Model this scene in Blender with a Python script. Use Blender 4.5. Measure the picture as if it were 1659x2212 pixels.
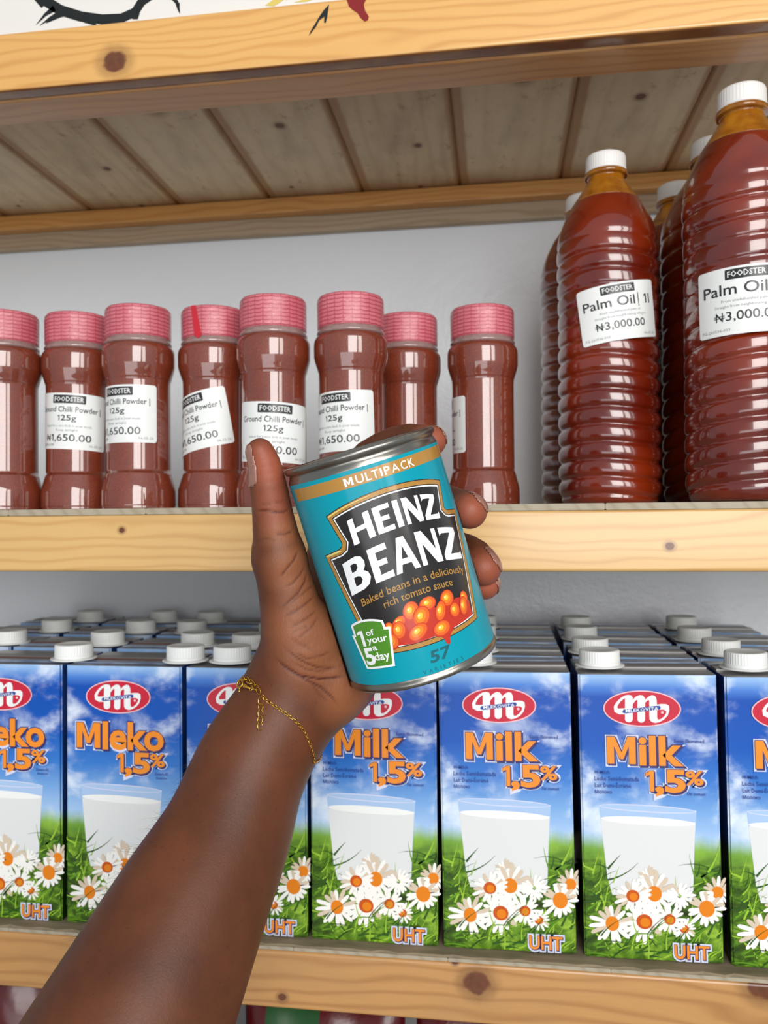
import bpy, bmesh, math, random
import numpy as np
from mathutils import Vector, Matrix
from mathutils.geometry import tessellate_polygon
from mathutils.bvhtree import BVHTree

random.seed(7)
for o in list(bpy.data.objects): bpy.data.objects.remove(o, do_unlink=True)
SC = bpy.context.scene
COL = SC.collection
PI = math.pi

# ------------------------------------------------------------------ camera
F_PX, CX, CY = 1750.0, 829.5, 1106.0          # focal length and centre in pixels of a 1659x2212 frame
yaw, pitch, roll = math.radians(8.2), math.atan(28.0 / 1750.0), 0.0079
FW = Vector((-math.sin(yaw) * math.cos(pitch), math.cos(yaw) * math.cos(pitch), math.sin(pitch)))
R0 = Vector((math.cos(yaw), math.sin(yaw), 0)); U0 = R0.cross(FW)
RV = R0 * math.cos(roll) - U0 * math.sin(roll)
UV = U0 * math.cos(roll) + R0 * math.sin(roll)
EYE = Vector((0, 0, 1.45))
cam_d = bpy.data.cameras.new('camera'); cam = bpy.data.objects.new('camera', cam_d); COL.objects.link(cam)
m3 = Matrix((RV, UV, -FW)).transposed()
cam.matrix_world = Matrix.Translation(EYE) @ m3.to_4x4()
cam_d.sensor_fit = 'HORIZONTAL'; cam_d.sensor_width = 36; cam_d.lens = F_PX / 1659.0 * 36
cam_d.clip_start = 0.01
cam_d.dof.use_dof = True; cam_d.dof.focus_distance = 0.375; cam_d.dof.aperture_fstop = 20
SC.camera = cam

# ------------------------------------------------------------------ light
SC.view_settings.view_transform = 'Standard'; SC.view_settings.look = 'None'
SC.view_settings.gamma = 1; SC.view_settings.use_curve_mapping = False
SC.view_settings.exposure = -0.24
wd = bpy.data.worlds.new('daylight'); SC.world = wd; wd.use_nodes = True
bgn = wd.node_tree.nodes['Background']; bgn.inputs[0].default_value = (0.88, 0.94, 1.0, 1); bgn.inputs[1].default_value = 0.50

def area(name, loc, target, sx, sy, power, col=(1, 1, 1)):
    l = bpy.data.lights.new(name, 'AREA'); l.shape = 'RECTANGLE'; l.size = sx; l.size_y = sy; l.energy = power; l.color = col
    o = bpy.data.objects.new(name, l); COL.objects.link(o); o.location = loc
    d = Vector(target) - Vector(loc); o.rotation_euler = d.to_track_quat('-Z', 'Y').to_euler()
    return o
area('shop_window_light', (0.45, -1.4, 1.95), (0.0, 0.6, 1.45), 0.95, 1.3, 36, (1.0, 0.98, 0.95))
area('shop_door_light', (1.32, -1.25, 1.95), (0.0, 0.6, 1.45), 0.42, 1.3, 13, (1.0, 0.97, 0.92))
area('low_front_fill', (-0.2, -2.4, 0.75), (0.0, 0.6, 1.35), 2.2, 0.9, 17, (0.94, 0.97, 1.0))  # unseen low fill, added to brighten the wall under the shelves

# ------------------------------------------------------------------ helpers
def at(px, py, Z):
    return EYE + (FW + RV * ((px - CX) / F_PX) - UV * ((py - CY) / F_PX)) * Z
def ray(px, py):
    return (FW + RV * ((px - CX) / F_PX) - UV * ((py - CY) / F_PX)).normalized()
def onY(px, py, Y):
    d = FW + RV * ((px - CX) / F_PX) - UV * ((py - CY) / F_PX)
    return EYE + d * (Y / d.y)

def lin(c):
    return tuple(((v / 255) / 12.92 if v <= 10.3 else ((v / 255 + 0.055) / 1.055) ** 2.4) for v in c)

def mat(name, rgb, rough=0.5, metal=0.0, coat=0.0, coat_rough=0.05, spec=0.5):
    m = bpy.data.materials.new(name); m.use_nodes = True
    b = m.node_tree.nodes['Principled BSDF']
    b.inputs['Base Color'].default_value = (*lin(rgb), 1)
    b.inputs['Roughness'].default_value = rough; b.inputs['Metallic'].default_value = metal
    b.inputs['Coat Weight'].default_value = coat; b.inputs['Coat Roughness'].default_value = coat_rough
    b.inputs['Specular IOR Level'].default_value = spec
    return m

class NT:
    """small node-graph writer"""
    def __init__(s, m):
        s.t = m.node_tree; s.N = s.t.nodes; s.L = s.t.links; s.b = s.N['Principled BSDF']
    def set(s, sock, v):
        if hasattr(v, 'is_output'): s.L.new(v, sock)
        elif isinstance(v, (tuple, list)) and len(v) == 3 and sock.type == 'RGBA': sock.default_value = (*v, 1)
        else: sock.default_value = v
    def math(s, op, a, b=None, c=None, clamp=False):
        n = s.N.new('ShaderNodeMath'); n.operation = op; n.use_clamp = clamp
        s.set(n.inputs[0], a)
        if b is not None: s.set(n.inputs[1], b)
        if c is not None: s.set(n.inputs[2], c)
        return n.outputs[0]
    def coord(s, kind='Object'):
        return s.N.new('ShaderNodeTexCoord').outputs[kind]
    def sep(s, v):
        n = s.N.new('ShaderNodeSeparateXYZ'); s.L.new(v, n.inputs[0]); return n.outputs
    def comb(s, x, y, z):
        n = s.N.new('ShaderNodeCombineXYZ')
        for i, v in enumerate((x, y, z)): s.set(n.inputs[i], v)
        return n.outputs[0]
    def map(s, v, scale=(1, 1, 1), loc=(0, 0, 0), rot=(0, 0, 0)):
        n = s.N.new('ShaderNodeMapping'); s.L.new(v, n.inputs[0])
        n.inputs['Scale'].default_value = scale; n.inputs['Location'].default_value = loc; n.inputs['Rotation'].default_value = rot
        return n.outputs[0]
    def noise(s, v, scale, detail=2, rough=0.5, dist=0.0):
        n = s.N.new('ShaderNodeTexNoise'); s.L.new(v, n.inputs['Vector'])
        n.inputs['Scale'].default_value = scale; n.inputs['Detail'].default_value = detail
        n.inputs['Roughness'].default_value = rough; n.inputs['Distortion'].default_value = dist
        return n.outputs[0]
    def ramp(s, f, stops, interp='LINEAR'):
        n = s.N.new('ShaderNodeValToRGB'); s.set(n.inputs[0], f); r = n.color_ramp; r.interpolation = interp
        while len(r.elements) < len(stops): r.elements.new(0.5)
        for e, (p, c) in zip(r.elements, stops):
            e.position = p; e.color = (*c, 1) if len(c) == 3 else c
        return n.outputs[0]
    def mix(s, f, a, b, mode='MIX'):
        n = s.N.new('ShaderNodeMix'); n.data_type = 'RGBA'; n.blend_type = mode
        s.set(n.inputs[0], f); s.set(n.inputs[6], a); s.set(n.inputs[7], b)
        return n.outputs[2]
    def step(s, x, lo, hi):
        n = s.N.new('ShaderNodeMapRange'); n.interpolation_type = 'SMOOTHSTEP'
        s.set(n.inputs[0], x); n.inputs[1].default_value = lo; n.inputs[2].default_value = hi
        return n.outputs[0]
    def bump(s, h, strength=0.3, dist=0.001, normal=None):
        n = s.N.new('ShaderNodeBump'); s.set(n.inputs['Height'], h)
        n.inputs['Strength'].default_value = strength; n.inputs['Distance'].default_value = dist
        if normal is not None: s.L.new(normal, n.inputs['Normal'])
        return n.outputs[0]

def link(o, parent=None):
    COL.objects.link(o)
    if parent: o.parent = parent
    return o
def mobj(name, me, mats, parent=None, smooth=True):
    if not isinstance(mats, (list, tuple)): mats = [mats]
    for m in mats: me.materials.append(m)
    if smooth: me.polygons.foreach_set('use_smooth', [True] * len(me.polygons))
    o = bpy.data.objects.new(name, me); link(o, parent)
    return o
def bobj(name, bm, mats, parent=None, smooth=False):
    me = bpy.data.meshes.new(name); bm.to_mesh(me); bm.free()
    return mobj(name, me, mats, parent, smooth)
def thing(name, label, cat, loc=(0, 0, 0), rz=0.0, group=None):
    o = bpy.data.objects.new(name, None); COL.objects.link(o); o.empty_display_size = 0.02
    o.location = loc; o.rotation_euler = (0, 0, rz)
    o['label'] = label; o['category'] = cat
    if group: o['group'] = group
    return o
def tag(o, label, cat, group=None, kind=None):
    o['label'] = label; o['category'] = cat
    if group: o['group'] = group
    if kind: o['kind'] = kind
    return o
def bm_box(bm, x0, x1, y0, y1, z0, z1, mi=0):
    vs = [bm.verts.new((x, y, z)) for x in (x0, x1) for y in (y0, y1) for z in (z0, z1)]
    for q in ((0, 1, 3, 2), (4, 6, 7, 5), (0, 4, 5, 1), (2, 3, 7, 6), (0, 2, 6, 4), (1, 5, 7, 3)):
        f = bm.faces.new([vs[i] for i in q]); f.material_index = mi
    return vs
def box_obj(name, dims, m, parent=None, bevel=0.0, seg=2):
    bm = bmesh.new(); bm_box(bm, *dims)
    if bevel: bmesh.ops.bevel(bm, geom=bm.edges[:], offset=bevel, segments=seg, profile=0.5, affect='EDGES')
    bmesh.ops.recalc_face_normals(bm, faces=bm.faces[:])
    o = bobj(name, bm, m, parent, smooth=bool(bevel))
    if bevel:
        md = o.modifiers.new('wn', 'WEIGHTED_NORMAL'); md.keep_sharp = True
    return o
def lathe(prof, n=64, mi=0, rfun=None, bm=None, close=True):
    """prof: list of (r, z); returns a bmesh of revolution"""
    bm = bm or bmesh.new(); rings = []
    for r, z in prof:
        rings.append([bm.verts.new((r * math.sin(2 * PI * k / n), -r * math.cos(2 * PI * k / n), z)) if not rfun else
                      bm.verts.new(rfun(r, z, 2 * PI * k / n)) for k in range(n)])
    for a, b in zip(rings, rings[1:]):
        for k in range(n):
            f = bm.faces.new((a[k], a[(k + 1) % n], b[(k + 1) % n], b[k])); f.material_index = mi
    if close:
        f = bm.faces.new(rings[0][::-1]); f.material_index = mi
        f = bm.faces.new(rings[-1]); f.material_index = mi
    return bm
def smooth_prof(pts, step=0.0015):
    """Catmull-Rom through (r,z) points"""
    P = [pts[0]] + list(pts) + [pts[-1]]; out = []
    for i in range(1, len(P) - 2):
        p0, p1, p2, p3 = [np.array(P[i + j]) for j in (-1, 0, 1, 2)]
        n = max(1, int(np.linalg.norm(p2 - p1) / step))
        for k in range(n):
            t = k / n
            out.append(tuple(0.5 * (2 * p1 + (p2 - p0) * t + (2 * p0 - 5 * p1 + 4 * p2 - p3) * t * t + (3 * p1 - p0 - 3 * p2 + p3) * t ** 3)))
    out.append(tuple(pts[-1])); return out

# ---- flat artwork that is wrapped on to surfaces -------------------
_tc = {}
def text_tris(s, off=0.0, res=3, shear=0.0):
    key = (s, off, res, shear)
    if key in _tc: return _tc[key]
    cu = bpy.data.curves.new('t', 'FONT'); cu.body = s; cu.resolution_u = res; cu.offset = off; cu.shear = shear
    o = bpy.data.objects.new('t', cu); COL.objects.link(o)
    bpy.context.view_layer.update()
    me = bpy.data.meshes.new_from_object(o.evaluated_get(bpy.context.evaluated_depsgraph_get()))
    v = [(p.co.x, p.co.y) for p in me.vertices]; f = [tuple(p.vertices) for p in me.polygons]
    bpy.data.objects.remove(o, do_unlink=True); bpy.data.curves.remove(cu); bpy.data.meshes.remove(me)
    _tc[key] = (v, f); return v, f
CAPH = max(y for x, y in text_tris('H')[0])

def grow_poly(pts, gr):
    """miter offset of a clockwise outline"""
    n = len(pts); out = []
    for i, p in enumerate(pts):
        pa, pb = Vector(pts[i - 1]), Vector(pts[(i + 1) % n]); pp = Vector(p)
        d1 = (pp - pa).normalized(); d2 = (pb - pp).normalized()
        n1 = Vector((-d1.y, d1.x)); n2 = Vector((-d2.y, d2.x)); m_ = (n1 + n2)
        m_ = m_.normalized() if m_.length > 1e-6 else n1
        out.append(tuple(pp + m_ * (gr / max(0.55, m_.dot(n1)))))
    return out
GLYPH_M = [(0, 0), (0, 1), (.27, 1), (.5, .42), (.73, 1), (1, 1), (1, 0), (.76, 0), (.76, .66), (.57, .18), (.43, .18), (.24, .66), (.24, 0)]
class Art:
    """2D coloured shapes in layers, mapped on to a surface by fn(u, v, height) -> (position, normal)"""
    def __init__(s): s.items = []
    def poly(s, loops, mi, layer, warp=None):
        if not isinstance(loops[0][0], (tuple, list)): loops = [loops]
        flat = [p for l in loops for p in l]
        tris = tessellate_polygon([[Vector((p[0], p[1], 0)) for p in l] for l in loops])
        if warp: flat = [warp(p) for p in flat]
        s.items.append((flat, [tuple(t) for t in tris], mi, layer))
    def rect(s, x0, y0, x1, y1, mi, layer): s.poly([(x0, y0), (x1, y0), (x1, y1), (x0, y1)], mi, layer)
    def ell(s, cx, cy, rx, ry, mi, layer, rot=0.0, n=28):
        c, q = math.cos(rot), math.sin(rot)
        P = [(cx + rx * math.cos(2 * PI * k / n) * c - ry * math.sin(2 * PI * k / n) * q,
              cy + rx * math.cos(2 * PI * k / n) * q + ry * math.sin(2 * PI * k / n) * c) for k in range(n)]
        s.items.append((P + [(cx, cy)], [(k, (k + 1) % n, n) for k in range(n)], mi, layer))
    def ribbon(s, pts, w, mi, layer, caps=True, w1=None):
        pts = [Vector((p[0], p[1])) for p in pts]; L = []; n = len(pts)
        for i, p in enumerate(pts):
            d = (pts[min(i + 1, n - 1)] - pts[max(i - 1, 0)]).normalized(); q = Vector((-d.y, d.x))
            ww = w[i] if isinstance(w, (list, tuple)) else w if w1 is None else w + (w1 - w) * i / (n - 1)
            L.append((p + q * ww / 2, p - q * ww / 2))
        V = [tuple(v) for a in L for v in a]
        s.items.append((V, [(2 * i, 2 * i + 1, 2 * i + 3, 2 * i + 2) for i in range(n - 1)], mi, layer))
        if caps:
            for p, e_ in ((pts[0], 0), (pts[-1], -1)):
                we = w[e_] if isinstance(w, (list, tuple)) else w
                s.ell(p.x, p.y, we / 2, we / 2, mi, layer, n=14)
    def text(s, t, x0, x1, base, cap, mi, layer, off=0.0, res=3, warp=None, shear=0.0, slope=0.0, flipy=False):
        v0, _ = text_tris(t, 0.0, res, shear); v, f = text_tris(t, off, res, shear)
        a = min(p[0] for p in v0); b = max(p[0] for p in v0)
        sx = (x1 - x0) / (b - a); sy = (cap - base) / CAPH
        P = [(x0 + (p[0] - a) * sx, base + p[1] * sy + slope * (p[0] - a) * sx) for p in v]
        if warp: P = [warp(p) for p in P]
        s.items.append((P, f, mi, layer))
    def one(s, x0, x1, base, cap, mi, layer, grow=0.0, warp=None):
        w, h = x1 - x0, cap - base; g_ = grow
        a_ = x0 + w * 0.52
        L = [(a_ - g_, base - g_), (x1 + g_, base - g_), (x1 + g_, cap + g_), (a_ - g_, cap + g_), (x0 - g_, cap - h * 0.13 + g_ * 0.5), (x0 - g_, cap - h * 0.27 - g_ * 0.6), (a_ - g_, cap - h * 0.2 - g_)]
        s.poly(L, mi, layer, warp)
    def em(s, x0, x1, base, cap, mi, layer, grow=0.0, ox=0.0, oy=0.0):
        L = [(x0 + p[0] * (x1 - x0), base + p[1] * (cap - base)) for p in GLYPH_M]
        if grow: L = grow_poly(L, grow)
        s.poly([(p[0] + ox, p[1] + oy) for p in L], mi, layer)
    def build(s, name, mats, fn, parent=None, cut=None, xf=None):
        bm = bmesh.new()
        for V, Fs, mi, layer in s.items:
            b2 = bmesh.new()
            vs = [b2.verts.new(((*xf(p), 0) if xf else (p[0], p[1], 0))) for p in V]
            for f in Fs:
                try: b2.faces.new([vs[i] for i in f])
                except ValueError: pass
            bmesh.ops.triangulate(b2, faces=b2.faces[:])
            if cut:
                xs = [v.co.x for v in b2.verts]
                c = math.ceil(min(xs) / cut) * cut
                while c < max(xs):
                    bmesh.ops.bisect_plane(b2, geom=b2.verts[:] + b2.edges[:] + b2.faces[:], plane_co=(c, 0, 0), plane_no=(1, 0, 0), dist=1e-7)
                    c += cut
            m_ = {}
            for v in b2.verts: m_[v] = bm.verts.new((v.co.x, v.co.y, layer))
            for f in b2.faces:
                if f.calc_area() < 1e-14: continue
                f.normal_update()
                vv = [m_[v] for v in f.verts]
                if f.normal.z < 0: vv = vv[::-1]
                try: nf = bm.faces.new(vv); nf.material_index = mi
                except ValueError: pass
            b2.free()
        nor = []
        bm.verts.index_update()
        for v in bm.verts:
            p, n = fn(v.co.x, v.co.y, v.co.z); v.co = p; nor.append(n)
        me = bpy.data.meshes.new(name); bm.to_mesh(me); bm.free()
        o = mobj(name, me, mats, parent, smooth=True)
        me.normals_split_custom_set_from_vertices([tuple(n) for n in nor])
        return o
def rrect(x0, y0, x1, y1, r, n=5):
    P = []
    for cx, cy, a in ((x1 - r, y1 - r, 0), (x0 + r, y1 - r, 90), (x0 + r, y0 + r, 180), (x1 - r, y0 + r, 270)):
        for k in range(n + 1):
            t = math.radians(a + 90 * k / n); P.append((cx + r * math.cos(t), cy + r * math.sin(t)))
    return P

# ------------------------------------------------------------------ wood
def wood(name, base, dark, axis='x', knots=(), freq=260.0, coat=0.35, weather=0.0, wcol=(150, 130, 100), rough=0.42, stain=None, contrast=1.0):
    """pine: grain runs along axis; knots = (u, v, r) in the object's own metres on its u (along) / v (across) face"""
    m = mat(name, base, rough=rough, coat=coat, coat_rough=0.12); g = NT(m)
    co = g.coord(); X, Y, Z = g.sep(co)
    u = X if axis == 'x' else Y
    if axis == 'x': v = g.math('ADD', Z, g.math('MULTIPLY', Y, 0.8))
    else: v = g.math('ADD', X, g.math('MULTIPLY', Z, 0.8))
    lowp = g.comb(g.math('MULTIPLY', u, 0.22), v, g.math('MULTIPLY', Y if axis == 'x' else Z, 0.5))
    n1 = g.noise(lowp, 26, 2, 0.5)
    w = g.math('ADD', v, g.math('MULTIPLY', g.math('SUBTRACT', n1, 0.5), 0.035))
    kmask = None; kring = None
    for (ku, kv, kr) in knots:
        du = g.math('SUBTRACT', u, ku); dv = g.math('SUBTRACT', v, kv)
        d = g.math('SQRT', g.math('ADD', g.math('MULTIPLY', g.math('MULTIPLY', du, du), 0.75), g.math('MULTIPLY', dv, dv)))
        fall = g.math('EXPONENT', g.math('MULTIPLY', g.math('DIVIDE', d, kr * 2.3), -1.6))
        w = g.math('SUBTRACT', w, g.math('MULTIPLY', g.math('MULTIPLY', dv, fall), 0.75))
        wob = g.math('ADD', d, g.math('MULTIPLY', g.math('SUBTRACT', g.noise(co, 160, 2), 0.5), kr * 0.5))
        mk = g.math('SUBTRACT', 1.0, g.step(wob, kr * 0.72, kr * 1.05))
        kr_ = g.math('MULTIPLY', g.math('SUBTRACT', 1.0, g.step(wob, kr * 1.0, kr * 1.9)), 0.5)
        kmask = mk if kmask is None else g.math('MAXIMUM', kmask, mk)
        kring = kr_ if kring is None else g.math('MAXIMUM', kring, kr_)
    s = g.math('SINE', g.math('MULTIPLY', w, freq * 2.4))
    s = g.math('POWER', g.math('ADD', g.math('MULTIPLY', s, 0.5), 0.5), 3.0)
    fine = g.noise(g.comb(g.math('MULTIPLY', u, 0.05), w, g.math('MULTIPLY', Z if axis == 'y' else Y, 0.3)), 900, 3, 0.6)
    amt = g.math('MULTIPLY', g.math('ADD', g.math('MULTIPLY', s, 0.62), g.math('MULTIPLY', fine, 0.30)), contrast, clamp=True)
    col = g.mix(amt, lin(base), lin(dark))
    broad = g.noise(g.comb(g.math('MULTIPLY', u, 0.35), v, Z), 14, 3, 0.6)
    col = g.mix(g.math('MULTIPLY', broad, 0.55), col, lin(tuple(min(255, c * 1.06) for c in base)))
    if weather:
        wn = g.noise(g.comb(g.math('MULTIPLY', u, 0.4), v, Z), 30, 4, 0.65)
        col = g.mix(g.math('MULTIPLY', g.step(wn, 0.4, 0.72), weather), col, lin(wcol))
    if stain:
        sn = g.noise(g.comb(g.math('MULTIPLY', u, 0.5), v, Z), 55, 5, 0.7)
        col = g.mix(g.math('MULTIPLY', g.step(sn, 0.56, 0.72), 0.7), col, lin(stain))
    if axis == 'y' and stain:
        es = g.math('MAXIMUM', g.math('SUBTRACT', 1.0, g.step(g.math('ADD', X, g.math('MULTIPLY', fine, 0.004)), 0.009, 0.013)), g.step(X, 0.093, 0.097))
        col = g.mix(g.math('MULTIPLY', es, 0.8), col, lin((158, 112, 62)))
        en = g.step(g.math('ADD', Y, g.math('MULTIPLY', broad, 0.06)), 0.285, 0.33)
        col = g.mix(g.math('MULTIPLY', en, 0.75), col, lin((140, 96, 50)))
    if kmask is not None:
        col = g.mix(kring, col, lin(tuple(c * 0.72 for c in dark)))
        kc = g.mix(g.noise(co, 260, 3), lin((74, 34, 12)), lin((122, 66, 30)))
        col = g.mix(kmask, col, kc)
    g.L.new(col, g.b.inputs['Base Color'])
    g.L.new(g.bump(g.math('ADD', g.math('MULTIPLY', fine, 0.6), g.math('MULTIPLY', s, -0.4)), 0.25, 0.0004), g.b.inputs['Normal'])
    return m

# ------------------------------------------------------------------ the room
def struct(name, o): o['kind'] = 'structure'; return o
mw = mat('wall_paint', (234, 238, 243), rough=0.3); g = NT(mw)
n = g.noise(g.coord(), 110, 5, 0.65); g.L.new(g.bump(n, 0.4, 0.002), g.b.inputs['Normal'])
YW = 0.845
o = box_obj('wall_back', (-2.2, 2.2, YW, YW + 0.1, 0.0, 2.7), mw); struct('', o)
mf = mat('floor_tile', (150, 146, 140), rough=0.4); g = NT(mf)
g.L.new(g.ramp(g.noise(g.coord(), 6, 4), [(0.3, lin((135, 130, 124))), (0.7, lin((165, 160, 152)))]), g.b.inputs['Base Color'])
o = box_obj('floor', (-2.2, 2.2, -3.0, YW + 0.1, -0.05, 0.0), mf); struct('', o)

# ------------------------------------------------------------------ shelves
E0 = EYE.z
YF = 0.515
XL, XR = -1.15, 1.0
def kn(px, py):  # where a knot seen at a pixel sits on the front face
    p = onY(px, py, YF); return p
def shelf(label, ztop, zbot, mfront, mplank, mback, plank_t, skew, back_battens, joint=False, set_back=0.0):
    t = thing('wooden_shelf', label, 'shelf', (0, 0, 0), 0, 'varnished pine shelves on the wall')
    if joint:
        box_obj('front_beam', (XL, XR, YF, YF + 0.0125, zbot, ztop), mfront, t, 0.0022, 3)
        box_obj('front_beam', (XL, XR, YF + 0.0127, YF + 0.0455, zbot - 0.0006, ztop), w_top2, t, 0.0022, 3)
    else:
        box_obj('front_beam', (XL, XR, YF, YF + 0.042, zbot, ztop), mfront, t, 0.0022, 3)
    if back_battens:
        box_obj('rear_batten', (XL, XR, 0.8335, 0.8335 + 0.0105, ztop - 0.0335, ztop - 0.0003), w_grey, t, 0.0015)
        box_obj('rear_batten', (XL, XR, 0.8185, 0.8333, ztop - 0.0165, ztop - 0.0003), mback, t, 0.0015)
    k = 0
    x = -1.1359
    while x < XR - 0.05:
        bm = bmesh.new(); bm_box(bm, 0.0001, 0.0999, 0, 0.33 - 0.0005 - set_back, 0, plank_t)
        bmesh.ops.bevel(bm, geom=[e for e in bm.edges if abs(e.verts[0].co.y - e.verts[1].co.y) > 0.1], offset=min(0.0028, plank_t * 0.2), segments=1, affect='EDGES')
        po = bobj('plank', bm, mplank[k % len(mplank)], t)
        po.location = (x, YF + set_back, ztop); po.rotation_euler = (0, 0, skew)
        x += 0.1; k += 1
    return t
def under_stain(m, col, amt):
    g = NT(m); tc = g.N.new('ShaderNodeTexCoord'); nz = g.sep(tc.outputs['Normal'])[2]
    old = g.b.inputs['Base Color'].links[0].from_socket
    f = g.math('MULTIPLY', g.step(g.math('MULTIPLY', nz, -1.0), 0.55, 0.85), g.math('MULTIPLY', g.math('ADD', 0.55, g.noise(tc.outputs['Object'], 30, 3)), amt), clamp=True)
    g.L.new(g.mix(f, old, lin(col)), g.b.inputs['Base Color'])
p1 = kn(247, 133); p2 = kn(1085, 138)
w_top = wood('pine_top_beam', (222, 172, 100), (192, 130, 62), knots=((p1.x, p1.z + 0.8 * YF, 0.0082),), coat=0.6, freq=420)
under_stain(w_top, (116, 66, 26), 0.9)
w_top2 = wood('pine_top_inner_beam', (196, 146, 92), (160, 106, 58), coat=0.3, freq=300, weather=0.4, wcol=(176, 140, 112))
p3 = kn(263, 1145); p4 = kn(1447, 1180); p5 = kn(1265, 1187)
w_mid = wood('pine_middle_beam', (216, 176, 114), (186, 136, 76), knots=((p3.x, p3.z + 0.8 * YF, 0.0021), (p4.x, p4.z + 0.8 * YF, 0.0026)), coat=0.5, freq=360)
p6 = kn(1030, 2123); p7 = kn(1650, 2130); p8 = kn(610, 2154); p9 = kn(983, 2078)
w_low = wood('pine_lower_beam', (194, 144, 86), (146, 94, 44), knots=((p6.x, p6.z + 0.8 * YF, 0.0078), (p7.x, p7.z + 0.8 * YF, 0.009), (p8.x, p8.z + 0.8 * YF, 0.0028), (p9.x, p9.z + 0.8 * YF, 0.002)), coat=0.6, freq=300, weather=0.45, wcol=(170, 130, 82))
w_batten = wood('pine_batten', (206, 150, 84), (170, 106, 46), coat=0.3, freq=380)
w_grey = wood('pine_batten_grey', (176, 156, 130), (140, 116, 88), coat=0.1, freq=380, rough=0.6)
w_pl = [wood('pine_plank_a', (212, 190, 156), (176, 142, 100), axis='y', knots=((0.145, 0.052, 0.0045), (0.27, 0.03, 0.002)), weather=0.5, wcol=(170, 150, 124), stain=(150, 112, 70), coat=0.1, freq=120, rough=0.6, contrast=0.5),
        wood('pine_plank_b', (206, 182, 146), (164, 126, 84), axis='y', knots=((0.20, 0.066, 0.0035), (0.29, 0.06, 0.0025)), weather=0.6, wcol=(158, 134, 104), stain=(140, 96, 54), coat=0.1, freq=150, rough=0.6, contrast=0.6),
        wood('pine_plank_c', (214, 192, 156), (180, 146, 104), axis='y', knots=((0.10, 0.058, 0.0085),), weather=0.5, wcol=(176, 158, 132), stain=(154, 118, 76), coat=0.1, freq=110, rough=0.6, contrast=0.5)]
w_plain = wood('pine_plank_plain', (170, 160, 140), (140, 126, 104), axis='y', coat=0.0, freq=200, rough=0.7)
for w_ in w_pl:   # planks: knots are given as (along, across)
    pass
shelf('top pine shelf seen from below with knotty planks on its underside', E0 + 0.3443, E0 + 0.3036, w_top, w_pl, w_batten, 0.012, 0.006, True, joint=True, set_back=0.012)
shelf('middle pine shelf carrying the chilli powder jars and palm oil bottles', E0 + 0.0083, E0 - 0.0300, w_mid, [w_plain], w_batten, 0.0042, 0.0, False, set_back=0.0006)
shelf('lowest pine shelf carrying the blue milk cartons', E0 - 0.2757, E0 - 0.3133, w_low, [w_plain], w_batten, 0.0022, 0.0, False, set_back=0.0006)
ZM = E0 + 0.0125      # surface of middle shelf
# cardboard sheet under the milk
mcb = mat('cardboard', (138, 124, 98), rough=0.85); g = NT(mcb)
g.L.new(g.ramp(g.noise(g.map(g.coord(), (1, 4, 1)), 30, 5), [(0.3, lin((112, 100, 76))), (0.7, lin((150, 134, 108)))]), g.b.inputs['Base Color'])
bm = bmesh.new(); nseg = 240; top = []; bot = []
for k in range(nseg + 1):
    x = -0.75 + 1.4 * k / nseg
    yy = YF + 0.001 + 0.0016 * math.sin(k * 1.7) * random.random() + 0.001 * random.random()
    top.append((bm.verts.new((x, yy, 0.0012)), bm.verts.new((x, 0.83, 0.0012))))
    bot.append((bm.verts.new((x, yy - 0.0006, 0.0)), bm.verts.new((x, 0.83, 0.0))))
for k in range(nseg):
    bm.faces.new((top[k][0], top[k + 1][0], top[k + 1][1], top[k][1]))
    bm.faces.new((bot[k][0], top[k][0], top[k][1], bot[k][1])) if k == 0 else None
    bm.faces.new((bot[k][0], bot[k + 1][0], top[k + 1][0], top[k][0]))
    bm.faces.new((bot[k][0], bot[k][1], bot[k + 1][1], bot[k + 1][0]))
o = bobj('cardboard_sheet', bm, mcb); o.location = (0, 0, E0 - 0.2735 + 0.0001)
tag(o, 'thin torn cardboard sheet lying under the milk cartons', 'cardboard')
ZL = E0 - 0.2735 + 0.0014

# fascia panel with brush strokes, above the top beam
mp = mat('panel_white', (226, 222, 216), rough=0.5)
mblk = mat('paint_black', (22, 26, 26), rough=0.35); myel = mat('paint_yellow', (214, 190, 96), rough=0.5); mred = mat('paint_red', (132, 22, 24), rough=0.35)
fp = thing('mural_panel', 'white painted panel with black lash shaped brush strokes above top shelf', 'mural')
box_obj('board', (XL, XR, YF + 0.004, YF + 0.010, E0 + 0.3447, E0 + 0.62), mp, fp)
def front_art(name, items, Y, parent, mats):
    a = Art()
    for kind, pts, w, w1, mi, lay in items:
        P = [(onY(x, y, Y).x, onY(x, y, Y).z) for x, y in pts]
        if kind == 'poly': a.poly(P, mi, lay)
        else: a.ribbon(P, w, mi, lay, caps=False, w1=w1)
    return a.build(name, mats, lambda u, v, h: ((u, Y - h, v), (0, -1, 0)), parent)
YP = YF + 0.004
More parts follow.
